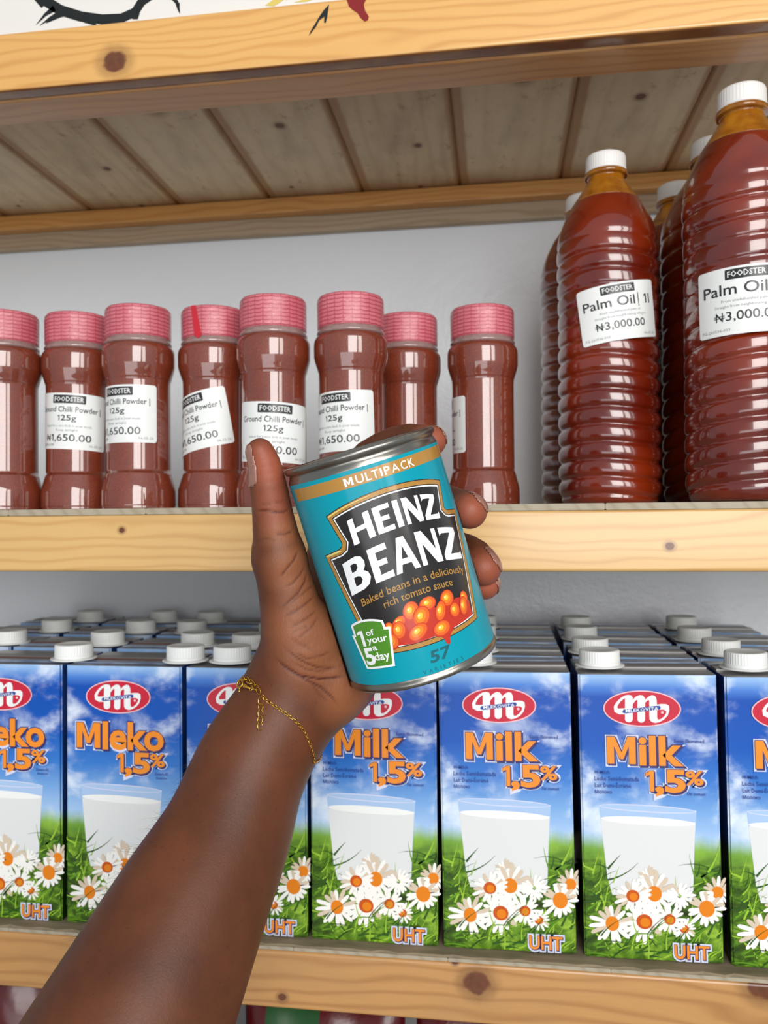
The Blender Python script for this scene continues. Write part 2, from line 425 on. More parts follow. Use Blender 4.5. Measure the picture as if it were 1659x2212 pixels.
items = [('rib', [(60, -50), (92, -2), (130, 22), (175, 36), (220, 42), (262, 40), (292, 26), (306, 4), (330, -12), (360, -14)], 0.0075, 0.0062, 0, 0.0002),
         ('rib', [(355, -14), (374, -6), (384, 8), (389, 27)], 0.0055, 0.0003, 0, 0.00022), ('poly', [(150, 26), (196, 42), (214, 58), (192, 52), (184, 50), (172, 44)], 0, 0, 0, 0.00026),
         ('poly', [(270, 34), (300, 18), (302, 30), (298, 42), (288, 42)], 0, 0, 0, 0.00028),
         ('rib', [(118, 18), (98, 32), (78, 54)], 0.0045, 0.0002, 0, 0.0002), ('rib', [(135, 26), (108, 40), (86, 56)], 0.004, 0.0002, 0, 0.00025),
         ('rib', [(150, 26), (130, 34), (100, 50)], 0.005, 0.0005, 0, 0.0003),
         ('rib', [(384, 8), (386, 20), (389, 30)], 0.003, 0.0002, 0, 0.0003),
         ('rib', [(0, -260), (60, -40), (100, 8)], 0.012, 0.009, 0, 0.00015), ('rib', [(360, -4), (400, -80), (520, -180)], 0.006, 0.008, 0, 0.00015),
         ('poly', [(573, 12), (598, -6), (622, -6), (592, 14)], 0, 0, 1, 0.0002), ('poly', [(634, 6), (700, -14), (716, -14), (662, 4)], 0, 0, 1, 0.0002),
         ('rib', [(610, -6), (720, -160), (760, -300)], 0.008, 0.008, 1, 0.00015)]
front_art('brush_strokes', items, YP, fp, [mblk, myel])
items = [('poly', [(711, 10), (707, 38), (704, 50), (700, 49), (701, 36), (690, 44), (683, 58), (672, 72), (667, 78), (672, 66), (682, 50), (690, 36), (700, 22)], 0, 0, 0, 0.0003),
         ('poly', [(748, -3), (754, 14), (762, 22), (772, 28), (780, 40), (788, 47), (795, 44), (797, 36), (789, 24), (786, 10), (792, -3)], 0, 0, 2, 0.0003)]
top_shelf = [x for x in bpy.data.objects if x.name == 'wooden_shelf'][0]
front_art('paint_drips', items, YF, top_shelf, [mblk, myel, mred])
# tiny marks in the varnish of the lower beams

# ------------------------------------------------------------------ shared inks
ink_white = mat('print_white', (236, 238, 238), rough=0.3, coat=0.15)
ink_black = mat('print_black', (38, 38, 40), rough=0.35, coat=0.15)
ink_grey = mat('print_grey', (120, 122, 124), rough=0.5)
sticker_white = mat('sticker_paper', (232, 234, 232), rough=0.5)

def sticker_art(kind):
    """58 x 40 mm price sticker, centred on 0,0 (metres); inks: 0 paper, 1 black, 2 grey"""
    a = Art(); k = 0.001; L0, L1, L2 = 0.0, 0.00006, 0.00012
    a.poly([(x * k, y * k) for x, y in rrect(-29, -20, 29, 20, 2)], 0, L0)
    a.poly([(x * k, y * k) for x, y in rrect(-11.5, 12.6, 12.5, 18.6, 0.6)], 1, L1)
    a.text('FOODSTER', -10 * k, 11 * k, 14 * k, 17.3 * k, 0, L2, res=1, off=0.015)
    if kind == 'chilli':
        a.text('Ground Chilli Powder |', -24.5 * k, 24 * k, 6.6 * k, 10.4 * k, 1, L1, off=0.012, res=2)
        a.one(-6.9 * k, -5.4 * k, 0.4 * k, 4.2 * k, 1, L1); a.text('25g', -4.4 * k, 6.5 * k, 0.4 * k, 4.2 * k, 1, L1, off=0.012, res=2)
        a.text('Select for a nice kick in your meals.', -18 * k, 18 * k, -4.2 * k, -2.5 * k, 2, L1, res=1)
        a.text('Keep airtight', -8 * k, 8 * k, -7.2 * k, -5.5 * k, 2, L1, res=1)
        price, fg = ',650.00', 'FG-260506-008'
    else:
        a.text('Palm Oil', -25 * k, 11.5 * k, 3.8 * k, 10.2 * k, 1, L1, off=0.012, res=3)
        a.rect(14.0 * k, 1.8 * k, 14.7 * k, 11.4 * k, 1, L1)
        a.one(19 * k, 21.4 * k, 3.8 * k, 10.2 * k, 1, L1); a.rect(23.2 * k, 3.8 * k, 24.3 * k, 10.6 * k, 1, L1)
        a.text('Fresh unadulterated palm oil', -14 * k, 15 * k, -0.6 * k, 1.0 * k, 2, L1, res=1)
        a.text('Straight from neighbouring villages', -18 * k, 19 * k, -3.8 * k, -2.2 * k, 2, L1, res=1)
        price, fg = '3,000.00', 'FG-260506-003'
    y0, y1 = (-14.2, -9.4) if kind == 'chilli' else (-11.6, -6.4)
    a.text('N', -17.5 * k, -13.4 * k, y0 * k, y1 * k, 1, L1, off=0.012)
    ym = (y0 + y1) / 2
    a.rect(-18.6 * k, (ym + 0.35) * k, -12.3 * k, (ym + 0.8) * k, 1, L2); a.rect(-18.6 * k, (ym - 0.8) * k, -12.3 * k, (ym - 0.35) * k, 1, L2)
    if kind == 'chilli': a.one(-12.0 * k, -9.9 * k, y0 * k, y1 * k, 1, L1)
    a.text(price, (-8.9 if kind == 'chilli' else -11.6) * k, 17.5 * k, y0 * k, y1 * k, 1, L1, off=0.008, res=3)
    a.text(fg, -26.5 * k, -9.5 * k, -17.8 * k, -16.0 * k, 2, L1, res=1)
    a.text('06-05-26', 16 * k, 26.5 * k, -17.8 * k, -16.0 * k, 2, L1, res=1)
    return a
def on_cyl(r, tilt=0.0, stretch=1.0):
    c, s_ = math.cos(tilt), math.sin(tilt)
    def fn(u, v, h):
        R = r + h; a = u / r
        return (R * math.sin(a), -R * math.cos(a), v), (math.sin(a), -math.cos(a), 0)
    def xf(p): return (p[0] * c - p[1] * s_, p[0] * s_ + p[1] * c)
    return fn, xf
ART = {k: sticker_art(k) for k in ('chilli', 'palm')}
def sticker(kind, r, tilt, parent, z, phi):
    fn, xf = on_cyl(r, tilt)
    o = ART[kind].build('price_sticker', [sticker_white, ink_black, ink_grey], fn, parent, cut=0.003, xf=xf)
    o.location = (0, 0, z); o.rotation_euler = (0, 0, phi)
    return o
def view_phi(x, y, off_deg): return math.atan2(-x, y) + math.radians(off_deg)

# ------------------------------------------------------------------ chilli powder jars
m_chilli = mat('chilli_powder', (150, 62, 32), rough=0.55, coat=1.0, coat_rough=0.035); g = NT(m_chilli)
co = g.coord(); n1 = g.noise(co, 1500, 3, 0.7); n2 = g.noise(co, 60, 3, 0.6)
c1 = g.ramp(n1, [(0.3, lin((88, 26, 8))), (0.55, lin((126, 46, 14))), (0.75, lin((160, 70, 26)))])
g.L.new(g.mix(g.math('MULTIPLY', g.step(n2, 0.45, 0.7), 0.45), c1, lin((98, 30, 9))), g.b.inputs['Base Color'])
g.b.inputs['Coat IOR'].default_value = 1.8
wv = g.noise(g.map(co, (1, 1, 0.25)), 50, 1); g.L.new(g.bump(wv, 0.12, 0.0010), g.b.inputs['Coat Normal'])
m_cap = mat('checked_cap', (214, 110, 128), rough=0.45, coat=0.9, coat_rough=0.12); g = NT(m_cap)
co = g.coord(); X, Y, Z = g.sep(co); ang = g.math('ARCTAN2', Y, X)
wob = g.math('MULTIPLY', g.math('SUBTRACT', g.noise(co, 90, 2), 0.5), 0.0006)
ph = g.math('MULTIPLY', ang, 24 / (2 * PI)); fr = g.math('FRACT', g.math('ADD', ph, 24.0))
sag = g.math('MULTIPLY', g.math('SINE', g.math('MULTIPLY', fr, PI)), 0.00035)
ls = g.math('FRACT', g.math('MULTIPLY', g.math('ADD', g.math('ADD', Z, sag), wob), 1 / 0.0026))
hl = g.math('MULTIPLY', g.step(ls, 0.52, 0.66), g.math('SUBTRACT', 1.0, g.step(ls, 0.80, 0.94)))
vl = g.math('MULTIPLY', g.math('SUBTRACT', 1.0, g.step(fr, 0.05, 0.13)), 0.8)
side = g.math('MULTIPLY', g.math('MAXIMUM', hl, vl), 0.85)
g.L.new(g.mix(side, g.mix(g.noise(co, 70, 3), lin((190, 84, 98)), lin((220, 128, 138))), lin((160, 30, 56))), g.b.inputs['Base Color'])
cr = g.noise(g.map(co, (1, 1, 2.2)), 130, 4, 0.7, 0.6); g.L.new(g.bump(cr, 0.9, 0.0016), g.b.inputs['Coat Normal'])
m_collar = mat('clear_collar', (206, 170, 164), rough=0.15, coat=1.0); g = NT(m_collar)
g.b.inputs['Transmission Weight'].default_value = 0.55; g.b.inputs['Roughness'].default_value = 0.18
g.L.new(g.bump(g.noise(g.coord(), 220, 3), 0.8, 0.0012), g.b.inputs['Normal'])
m_capred = mat('torn_red_film', (196, 20, 40), rough=0.3, coat=0.8)

def make_jar(label):
    t = thing('spice_jar', label, 'jar', group='chilli powder jars on the middle shelf')
    k = 0.001
    prof = [(0.1, 0), (23.5, 0), (25.2, 0.8), (25.7, 2.4), (25.6, 12), (25.2, 15.0), (23.9, 20), (22.6, 25), (22.2, 28), (22.15, 60), (22.2, 88),
            (22.6, 91.5), (24.2, 97), (25.1, 100.5), (25.3, 103), (25.3, 110), (24.8, 113), (23.0, 115.6), (21.2, 116.6), (21.0, 118.5)]
    obj = bobj('bottle', lathe([(r * k, z * k) for r, z in smooth_prof(prof, 0.9)], 72), m_chilli, t, True)
    pc = [(21.2, 115.9), (23.0, 116.2), (23.4, 117.2), (23.2, 118.2), (22.3, 118.9), (22.3, 120.4), (21.0, 121.0)]
    bobj('collar', lathe([(r * k, z * k) for r, z in pc], 72), m_collar, t, True)
    pcap = [(0.1, 120.2), (22.3, 120.2), (22.8, 120.8), (22.9, 122), (22.95, 138.6), (22.7, 140.6), (21.8, 141.8), (20.5, 142.1), (0.1, 142.1)]
    def rf(r, z, a):
        q = r * (1 + 0.006 * math.sin(a * 9 + z * 300) * (r > 0.02)); return (q * math.sin(a), -q * math.cos(a), z)
    bobj('lid', lathe([(r * k, z * k) for r, z in pcap], 96, rfun=rf), m_cap, t, True)
    return t
def copy_tree(o, label=None):
    r = o.copy(); COL.objects.link(r)
    if label: r['label'] = label
    for ch in list(o.children):
        c = ch.copy(); COL.objects.link(c); c.parent = r
        for g_ in list(ch.children):
            d = g_.copy(); COL.objects.link(d); d.parent = c
    return r
jars = [((-0.3562, 0.5435), None, 'leftmost chilli powder jar, cut by the left edge, no sticker showing'),
        ((-0.3078, 0.5580), (-20, 0.063, -0.05), 'chilli powder jar second from left, between the unlabelled jar and a taller looking one'),
        ((-0.2553, 0.5468), (-42, 0.0655, 0.0), 'third chilli powder jar from left, sticker wrapping round its left side'),
        ((-0.2040, 0.5600), (-44, 0.060, 0.21), 'chilli powder jar with a strongly tilted price sticker and red film scrap on lid'),
        ((-0.1538, 0.5400), (-1, 0.0495, -0.05), 'chilli powder jar with its whole sticker facing front, just behind the thumb'),
        ((-0.1004, 0.5440), (-32, 0.056, 0.03), 'chilli powder jar behind the top left rim of the blue bean tin'),
        ((-0.0684, 0.6020), None, 'chilli powder jar without visible sticker standing behind the index finger'),
        ((-0.0120, 0.5894), (-108, 0.058, 0.0), 'rightmost chilli powder jar, alone, only a sliver of sticker on its left')]
jar0 = make_jar(jars[0][2]); jar_objs = []
for i, ((x, y), st, lab) in enumerate(jars):
    j = jar0 if i == 0 else copy_tree(jar0, lab)
    j.location = (x, y, ZM + 0.0001); jar_objs.append(j)
for i, ((x, y), st, lab) in enumerate(jars):
    j = jar_objs[i]
    for c in j.children:
        if c.name.startswith('lid'): c.rotation_euler = (0, 0, i * 1.3)
        if c.name.startswith('bottle'): c.rotation_euler = (0, 0, i * 0.9)
    if st: sticker('chilli', 0.02232, st[2], j, st[1], view_phi(x, y, st[0]))
# red film scrap on the fourth lid
a = Art(); a.poly([(-0.004, 0.0), (0.0, 0.0), (0.0045, -0.021), (0.002, -0.0235), (-0.001, -0.021)], 0, 0.0)
fn, _ = on_cyl(0.02335)
o = a.build('torn_film', [m_capred], fn, jar_objs[3], cut=0.002); o.location = (0, 0, 0.1415); o.rotation_euler = (0, 0, view_phi(*jars[3][0], -32))
o['label'] = 'scrap of bright red film'

# ------------------------------------------------------------------ palm oil bottles
m_oil = mat('palm_oil', (122, 34, 12), rough=0.25, coat=1.0, coat_rough=0.03); g = NT(m_oil)
g.b.inputs['Coat IOR'].default_value = 1.65
co = g.coord(); lw = g.N.new('ShaderNodeLayerWeight'); lw.inputs[0].default_value = 0.35
base = g.mix(g.step(g.noise(co, 18, 2), 0.35, 0.65), lin((96, 20, 5)), lin((128, 38, 8)))
g.L.new(base, g.b.inputs['Base Color'])
g.b.inputs['Subsurface Weight'].default_value = 0.0
m_neck = mat('amber_neck', (196, 120, 20), rough=0.16, coat=0.6); g = NT(m_neck)
g.b.inputs['Transmission Weight'].default_value = 0.45
g.L.new(g.ramp(g.noise(g.coord(), 120, 4), [(0.3, lin((170, 96, 14))), (0.7, lin((214, 142, 34)))]), g.b.inputs['Base Color'])
m_bcap = mat('cap_white', (232, 230, 226), rough=0.4)
def make_bottle(name, label, slant, zs=1.0):
    t = thing('oil_bottle', label, 'bottle', group='palm oil bottles on the middle shelf')
    n = 120; k = 0.001
    sil = smooth_prof([(24, 0), (31.5, 0.6), (35.0, 5), (36.2, 12), (36.4, 30), (36.2, 80), (35.8, 130), (36.2, 165), (36.2, 188), (34.6, 200), (31, 210), (26.5, 219), (24.5, 222.5)], 1.0)
    bm = bmesh.new(); rings = []
    NR = 230
    zz = [i / NR * 222.5 for i in range(NR + 1)]
    sr = np.interp(zz, [p[1] for p in sil], [p[0] for p in sil])
    per = 12.3
    for z, r in zip(zz, sr):
        row = []
        for q in range(n):
            a_ = 2 * PI * q / n
            sl = slant * (1.0 if z < 128 else 0.35)
            zc = z + sl * math.sin(a_ - 0.5) + 0.8 * math.sin(3 * a_)
            amp = 1.0
            if z < 10: amp = z / 10
            if z > 180: amp = max(0.0, (196 - z) / 16)
            if 118 < z < 162: amp *= 0.55
            fr_ = (zc / per) % 1.0
            groove = math.exp(-((fr_ - 0.5) / 0.13) ** 2)
            rr = r - amp * 1.7 * groove + amp * 0.25 * math.cos(2 * PI * fr_)
            row.append(bm.verts.new((rr * k * math.sin(a_), -rr * k * math.cos(a_), z * k)))
        rings.append(row)
    for A_, B_ in zip(rings, rings[1:]):
        for q in range(n): bm.faces.new((A_[q], A_[(q + 1) % n], B_[(q + 1) % n], B_[q]))
    bm.faces.new(rings[0][::-1])
    c = bm.verts.new((0, 0, 0.2225))
    for q in range(n): bm.faces.new((rings[-1][q], rings[-1][(q + 1) % n], c))
    bobj('bottle_body', bm, m_oil, t, True)
    pn = smooth_prof([(24.4, 222.6), (20, 229), (15.6, 236), (13.3, 240), (13.0, 242), (15.4, 242.6), (15.6, 244), (15.4, 245.4), (13.2, 245.8), (13.0, 248)], 0.8)
    bobj('neck', lathe([(r * k, z * k) for r, z in pn], 64), m_neck, t, True)
    def rf(r, z, a_):
        q = r * (1 - 0.018 * (math.sin(a_ * 44) > 0.2) * (r > 0.0135) * (0.2485 < z < 0.258)); return (q * math.sin(a_), -q * math.cos(a_), z)
    pc = [(13.6, 243.8 + 2.2), (14.4, 246.0), (14.7, 247), (14.6, 248.6), (14.3, 249.4), (14.5, 250), (14.4, 256.4), (13.9, 257.9), (12.6, 258.6), (0.1, 258.7)]
    bobj('cap', lathe([(r * k, z * k) for r, z in pc], 132, rfun=rf), m_bcap, t, True)
    return t
bots = [((0.0783, 0.6040), (13.5, 0.1345, 0.14), 'palm oil bottle with complete 3,000 sticker, front one of the left pair'),
        ((0.1590, 0.5550), (1.7, 0.1185, 0.02), 'largest looking palm oil bottle, nearest, cut by the right edge'),
        ((0.1600, 0.6335), (13, 0.122, 0.0), 'palm oil bottle directly behind the nearest one, sliver of yellowed sticker showing'),
        ((0.1500, 0.7120), (-20, 0.116, 0.0), 'palm oil bottle at the back, seen in the gap between the two front ones'),
        ((0.0700, 0.6813), None, 'palm oil bottle mostly hidden at the back of the left pair')]
b_str = make_bottle('a', bots[0][2], 1.2); b_sl = make_bottle('b', bots[1][2], 7.0)
for i, ((x, y), st, lab) in enumerate(bots):
    b = b_str if i == 0 else b_sl if i == 1 else copy_tree(b_str if i in (3, 4) else b_sl, lab)
    for c in b.children:
        if c.name.startswith('bottle_body'): c.rotation_euler = (0, 0, 0.8 * i + 0.2)
    b.location = (x, y, ZM + 0.0001)
    b.scale = ((0.984,) * 3, (1.043,) * 3, (1.055,) * 3, (1.055,) * 3, (0.99,) * 3)[i]
    bots[i] = (b,) + bots[i]
for b, (x, y), st, lab in bots:
    if st: sticker('palm', 0.0369, st[2], b, st[1], view_phi(x, y, st[0]))

# ------------------------------------------------------------------ milk cartons
CW, CD, CHt = 0.0835, 0.0605, 0.1765
m_sky = mat('carton_print', (60, 120, 210), rough=0.38, coat=0.12, coat_rough=0.1, spec=0.25); g = NT(m_sky)
co = g.coord(); X, Y, Z = g.sep(co)
h = g.math('DIVIDE', Z, CHt)
gx = g.math('ADD', X, Y)
cl = g.noise(g.comb(gx, 0.0, g.math('MULTIPLY', Z, 1.3)), 30, 5, 0.55, 0.2)
cl2 = g.noise(g.comb(g.math('ADD', gx, 3.0), 0.0, g.math('MULTIPLY', Z, 1.1)), 15, 2, 0.5)
sky = g.ramp(h, [(0.40, lin((176, 206, 240))), (0.52, lin((118, 166, 222))), (0.62, lin((54, 120, 202))), (0.75, lin((8, 84, 180))), (0.92, lin((6, 76, 172))), (0.955, lin((70, 124, 206))), (0.99, lin((140, 180, 228)))])
cm = g.math('MULTIPLY', g.step(g.math('ADD', g.math('MULTIPLY', cl, 0.62), g.math('MULTIPLY', cl2, 0.42)), 0.49, 0.65), 0.9)
edge = g.math('ABSOLUTE', g.math('DIVIDE', g.math('SUBTRACT', X, CW / 2), CW / 2))
cm = g.math('MULTIPLY', cm, g.math('ADD', 0.45, g.math('MULTIPLY', edge, 0.75)), clamp=True)
sky = g.mix(cm, sky, lin((226, 236, 248)))
gv = g.noise(g.comb(g.math('ADD', g.math('MULTIPLY', gx, 0.55), g.math('MULTIPLY', Z, 0.35)), 0.0, g.math('SUBTRACT', Z, g.math('MULTIPLY', gx, 0.35))), 130, 4, 0.6, 1.2)
gv2 = g.noise(g.comb(gx, 0.0, Z), 40, 3)
gmix = g.math('ADD', g.math('MULTIPLY', gv, 0.7), g.math('MULTIPLY', gv2, 0.35))
grass = g.ramp(gmix, [(0.36, lin((40, 48, 14))), (0.47, lin((56, 86, 18))), (0.57, lin((92, 134, 28))), (0.70, lin((150, 186, 60)))])
far = g.ramp(gv2, [(0.35, lin((88, 140, 50))), (0.65, lin((140, 184, 66)))])
grass = g.mix(g.step(h, 0.30, 0.40), grass, far)
hz = g.math('ADD', h, g.math('MULTIPLY', g.math('SUBTRACT', g.noise(g.comb(gx, 0.0, 0.0), 90, 3), 0.5), 0.05))
front = g.mix(g.step(hz, 0.375, 0.445), grass, sky)
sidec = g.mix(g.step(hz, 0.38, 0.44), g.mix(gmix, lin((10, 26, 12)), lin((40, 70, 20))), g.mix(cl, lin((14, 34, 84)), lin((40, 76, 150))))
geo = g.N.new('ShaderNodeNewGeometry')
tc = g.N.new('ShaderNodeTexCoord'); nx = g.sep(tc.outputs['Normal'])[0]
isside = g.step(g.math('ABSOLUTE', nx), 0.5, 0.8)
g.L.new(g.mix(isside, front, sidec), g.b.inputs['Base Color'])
g.L.new(g.bump(g.noise(co, 35, 2), 0.25, 0.0015), g.b.inputs['Normal'])
m_foil = mat('carton_top', (132, 132, 136), rough=0.32, metal=0.55); g = NT(m_foil)
co = g.coord(); g.L.new(g.ramp(g.noise(g.map(co, (0.4, 2.5, 1)), 60, 4), [(0.3, lin((110, 108, 110))), (0.7, lin((170, 168, 168)))]), g.b.inputs['Base Color'])
g.L.new(g.bump(g.noise(g.map(co, (0.5, 2, 1)), 45, 3), 0.5, 0.002), g.b.inputs['Normal'])
m_fblue = mat('carton_fin', (120, 156, 214), rough=0.28, coat=0.3); g = NT(m_fblue)
g.L.new(g.ramp(g.noise(g.coord(), 45, 3), [(0.35, lin((92, 112, 150))), (0.65, lin((168, 182, 206)))]), g.b.inputs['Base Color'])
m_ffold = mat('carton_fold', (146, 143, 142), rough=0.35, metal=0.3)
m_fred = mat('carton_seam_print', (112, 76, 66), rough=0.4)
m_mcap = mat('milk_cap', (234, 236, 234), rough=0.42)
i_or = mat('print_orange', (238, 142, 40), rough=0.4, coat=0.1, spec=0.25); i_navy = mat('print_navy', (52, 48, 104), rough=0.4, coat=0.1, spec=0.25)
i_lav = mat('print_lavender', (212, 216, 240), rough=0.4, coat=0.1, spec=0.25); i_red = mat('print_crimson', (196, 34, 58), rough=0.4, coat=0.1, spec=0.25)
i_pink = mat('print_pink', (240, 196, 204), rough=0.4, coat=0.1, spec=0.25); i_blue = mat('print_blue', (44, 70, 150), rough=0.4, coat=0.1, spec=0.25)
i_milk = mat('print_milk', (222, 224, 224), rough=0.4, coat=0.1, spec=0.25); i_milk2 = mat('print_milk_top', (238, 240, 238), rough=0.4, coat=0.1, spec=0.25)
i_glass = mat('print_glass', (168, 196, 232), rough=0.4, coat=0.1, spec=0.25)
i_petal = mat('print_petal', (244, 242, 236), rough=0.4, coat=0.1, spec=0.25); i_petal2 = mat('print_petal_shade', (214, 196, 174), rough=0.4, coat=0.1, spec=0.25)
i_disc = mat('print_daisy_disc', (226, 128, 20), rough=0.4, coat=0.1, spec=0.25); i_disc2 = mat('print_daisy_disc_dark', (196, 84, 20), rough=0.4, coat=0.1, spec=0.25)
i_g1 = mat('print_grass_light', (150, 192, 56), rough=0.4, coat=0.1, spec=0.25); i_g2 = mat('print_grass_dark', (46, 86, 24), rough=0.4, coat=0.1, spec=0.25); i_g3 = mat('print_grass_mid', (98, 148, 34), rough=0.4, coat=0.1, spec=0.25)
INKS = [i_or, i_navy, i_lav, i_red, i_pink, i_blue, i_milk, i_milk2, i_glass, i_petal, i_petal2, i_disc, i_disc2, i_g1, i_g2, i_g3, ink_white]
OR, NV, LV, RD, PK, BL, MK, MK2, GLS, PT, PT2, DS, DS2, G1, G2, G3, WH = range(17)
def carton_art(word):
    """art drawn in a 722 x 1505 grid (x right, y down as printed), converted to metres"""
    rnd = random.Random(11)
    a = Art(); a0 = 0.0001; s_ = 0.00004
    def X_(x, y): return (x - 820 - 0.0246 * (y - 150)) / 722 * CW
    def Y_(x, y):
        f = (x - 820 - 0.0246 * (y - 150)) / 722
        yy = y - (f - 0.5) * 40 * (y - 80) / 1500
        return (1588 - yy) / 1508 * CHt
    def P(x, y): return (X_(x, y), Y_(x, y))
    U = CW / 722
    # glass of milk
    gl = [P(930, 778), P(1438, 800), P(1428, 1000), P(1420, 1270), P(1000, 1240), P(975, 1160), P(945, 900)]
    a.poly(gl, GLS, a0)
    a.poly([P(938, 850), P(1433, 862), P(1426, 1000), P(1420, 1275), P(1000, 1245), P(976, 1160)], MK, a0 + s_)
    c = P(1185, 856); a.ell(c[0], c[1], 248 * U, 22 * U, MK2, a0 + 2 * s_, rot=-0.03)
    c = P(1184, 790); a.ell(c[0], c[1], 254 * U, 20 * U, LV, a0 + s_ * 1.2, rot=-0.035); a.ell(c[0], c[1], 248 * U, 14.5 * U, GLS, a0 + s_ * 1.6, rot=-0.035)
    # grass blades
    for i in range(230):
        x = rnd.uniform(845, 1555); y = rnd.uniform(1090, 1590)
        if 1010 < x < 1420 and y < 1270: continue
        L = rnd.uniform(50, 200); an = rnd.choice([rnd.gauss(-0.45, 0.35), rnd.gauss(-2.6, 0.4), rnd.gauss(-1.0, 0.4)]); cu = rnd.uniform(-0.5, 0.5)
        pts = []
        for k in range(6):
            t = k / 5; pts.append((x + L * t * math.cos(an + cu * t), y + L * t * math.sin(an + cu * t)))
        pts = [P(min(max(q[0], 850 + 0.0246 * (q[1] - 150) - 25), 1535 + 0.0246 * (q[1] - 150)), min(q[1], 1582)) for q in pts]
        a.ribbon(pts, rnd.uniform(5, 14) * U, rnd.choice([G1, G2, G3, G1, G2]), a0 + (3 + (i % 7) * 0.1) * s_, caps=False, w1=1.0 * U)
    # daisies
    D = [(1375, 1425, 24, 62, 0, 0.6, 3), (1300, 1375, 30, 88, 0, 1.0, 5), (1545, 1232, 30, 90, 1, 1.0, 2), (1490, 1318, 40, 108, 1, 0.9, 9), (1190, 1150, 1, 60, 1, 1, 4),
         (1350, 1250, 1, 80, 0, 1, 8), (1220, 1238, 38, 118, 1, 1.25, 6), (1108, 1250, 35, 98, 0, 1.0, 1), (1168, 1385, 42, 122, 0, 1.1, 7), (1000, 1395, 36, 118, 1, 1.1, 12)]
    for di, (x, y, rd, ro, sh, ey, sd) in enumerate(D):
        rr = random.Random(sd); npet = 16; lay = a0 + (5 + di) * s_
        xm = 1562 + 0.0246 * (y - 150) - 40
        for k in range(npet):
            an = 2 * PI * k / npet + rr.uniform(-0.1, 0.1); L = ro * rr.uniform(0.82, 1.08); w = ro * 0.105
            q = []
            for (tt, ww) in ((0.15, 0.4), (0.45, 0.9), (0.75, 1.0), (0.93, 0.75), (1.0, 0.2)): q.append((tt, ww))
            ring_ = [(L * tt * math.cos(an) - w * ww * math.sin(an), L * tt * math.sin(an) + w * ww * math.cos(an)) for tt, ww in q] + \
                    [(L * tt * math.cos(an) + w * ww * math.sin(an), L * tt * math.sin(an) - w * ww * math.cos(an)) for tt, ww in q[::-1]]
            pl = [P(min(x + dx, xm + 38), y + dy * (0.95 if ey < 1.2 else 1.0)) for dx, dy in ring_]
            mi = PT2 if (sh and math.sin(an) < -0.15 and rr.random() < 0.7) or rr.random() < 0.08 else PT
            try: a.poly(pl, mi, lay + 0.00001 * (k % 3))
            except Exception: pass
        if rd > 2:
            c = P(min(x, xm + 20), y); a.ell(c[0], c[1], rd * U, rd * U * (1.1 if sh else 0.95), DS if sh else DS2, lay + 0.00003)
            c = P(min(x, xm + 20) + rd * 0.1, y + rd * 0.1); a.ell(c[0], c[1], rd * U * 0.62, rd * U * 0.6, DS, lay + 0.00004)
    for i in range(16):
        x = rnd.uniform(900, 1450); y = rnd.uniform(1440, 1560); L = rnd.uniform(90, 190); an = rnd.gauss(-1.0, 0.5)
        pts = [P(x + L * t * math.cos(an + 0.3 * t), min(1582, y + L * t * math.sin(an + 0.3 * t))) for t in (0, .2, .4, .6, .8, 1)]
        a.ribbon(pts, rnd.uniform(6, 11) * U, rnd.choice([G1, G3, G2]), a0 + 16.5 * s_, caps=False, w1=1.0 * U)
    T = a0 + 18 * s_; d = s_
    def otext(t, x0, x1, base, cap, off, sl=0.0, halo=0.085, drop=(7, 8)):
        p0 = P(x0, base); p1 = P(x1, cap)
        w = lambda ox, oy: (p0[0] + ox * U, p1[0] + ox * U, p0[1] - oy * U, p1[1] - oy * U)
        a.text(t, *w(drop[0] * 0.5, drop[1] * 0.5), LV, T, off=halo, slope=sl)
        a.text(t, *w(*drop), NV, T + d, off=off + 0.022, slope=sl)
        a.text(t, *w(0, 0), NV, T + 1.5 * d, off=off + 0.022, slope=sl)
        a.text(t, *w(0, 0), OR, T + 2.5 * d, off=off, slope=sl)
    def oM(x0, x1, base, cap):
        p0 = P(x0, base); p1 = P(x1, cap)
        for ox, gg, mi, ly in ((3.5, 13, LV, 0), (7, 4, NV, 1), (0, 4, NV, 1.5), (0, 0, OR, 2.5)):
            a.em(p0[0], p1[0], p0[1], p1[1], mi, T + ly * d, grow=gg * U, ox=ox * U, oy=-ox * U)
    if word == 'Milk': oM(974, 1120, 550, 408); otext('ilk', 1148, 1350, 552, 410, 0.032, halo=0.07)
    else: oM(900, 1046, 554, 411); otext('leko', 1072, 1436, 558, 413, 0.032, halo=0.07)
    sh = 0 if word == 'Milk' else -18
    otext(',5', 1232 + sh, 1372 + sh, 696, 588, 0.035, halo=0.10)
    q0 = P(1176 + sh, 696); q1 = P(1216 + sh, 588)
    for gx_, gg, mi, ly in ((3.5, 9.5, LV, 0), (6, 3.0, NV, 1), (0, 3.0, NV, 1.5), (0, 0, OR, 2.5)):
        a.one(q0[0] + gx_ * U, q1[0] + gx_ * U, q0[1] - gx_ * U, q1[1] - gx_ * U, mi, T + ly * d, grow=gg * U)
    otext('%', 1385 + sh, 1468 + sh, 660, 592, 0.03, halo=0.13)
    otext('UHT', 1326, 1500, 1576, 1516, 0.02, halo=0.14, drop=(3, 4))
    def st(t, x0, x1, base, cap): 
        p0 = P(x0, base); p1 = P(x1, cap); a.text(t, p0[0], p1[0], p0[1], p1[1], BL, T, off=0.01, res=1)
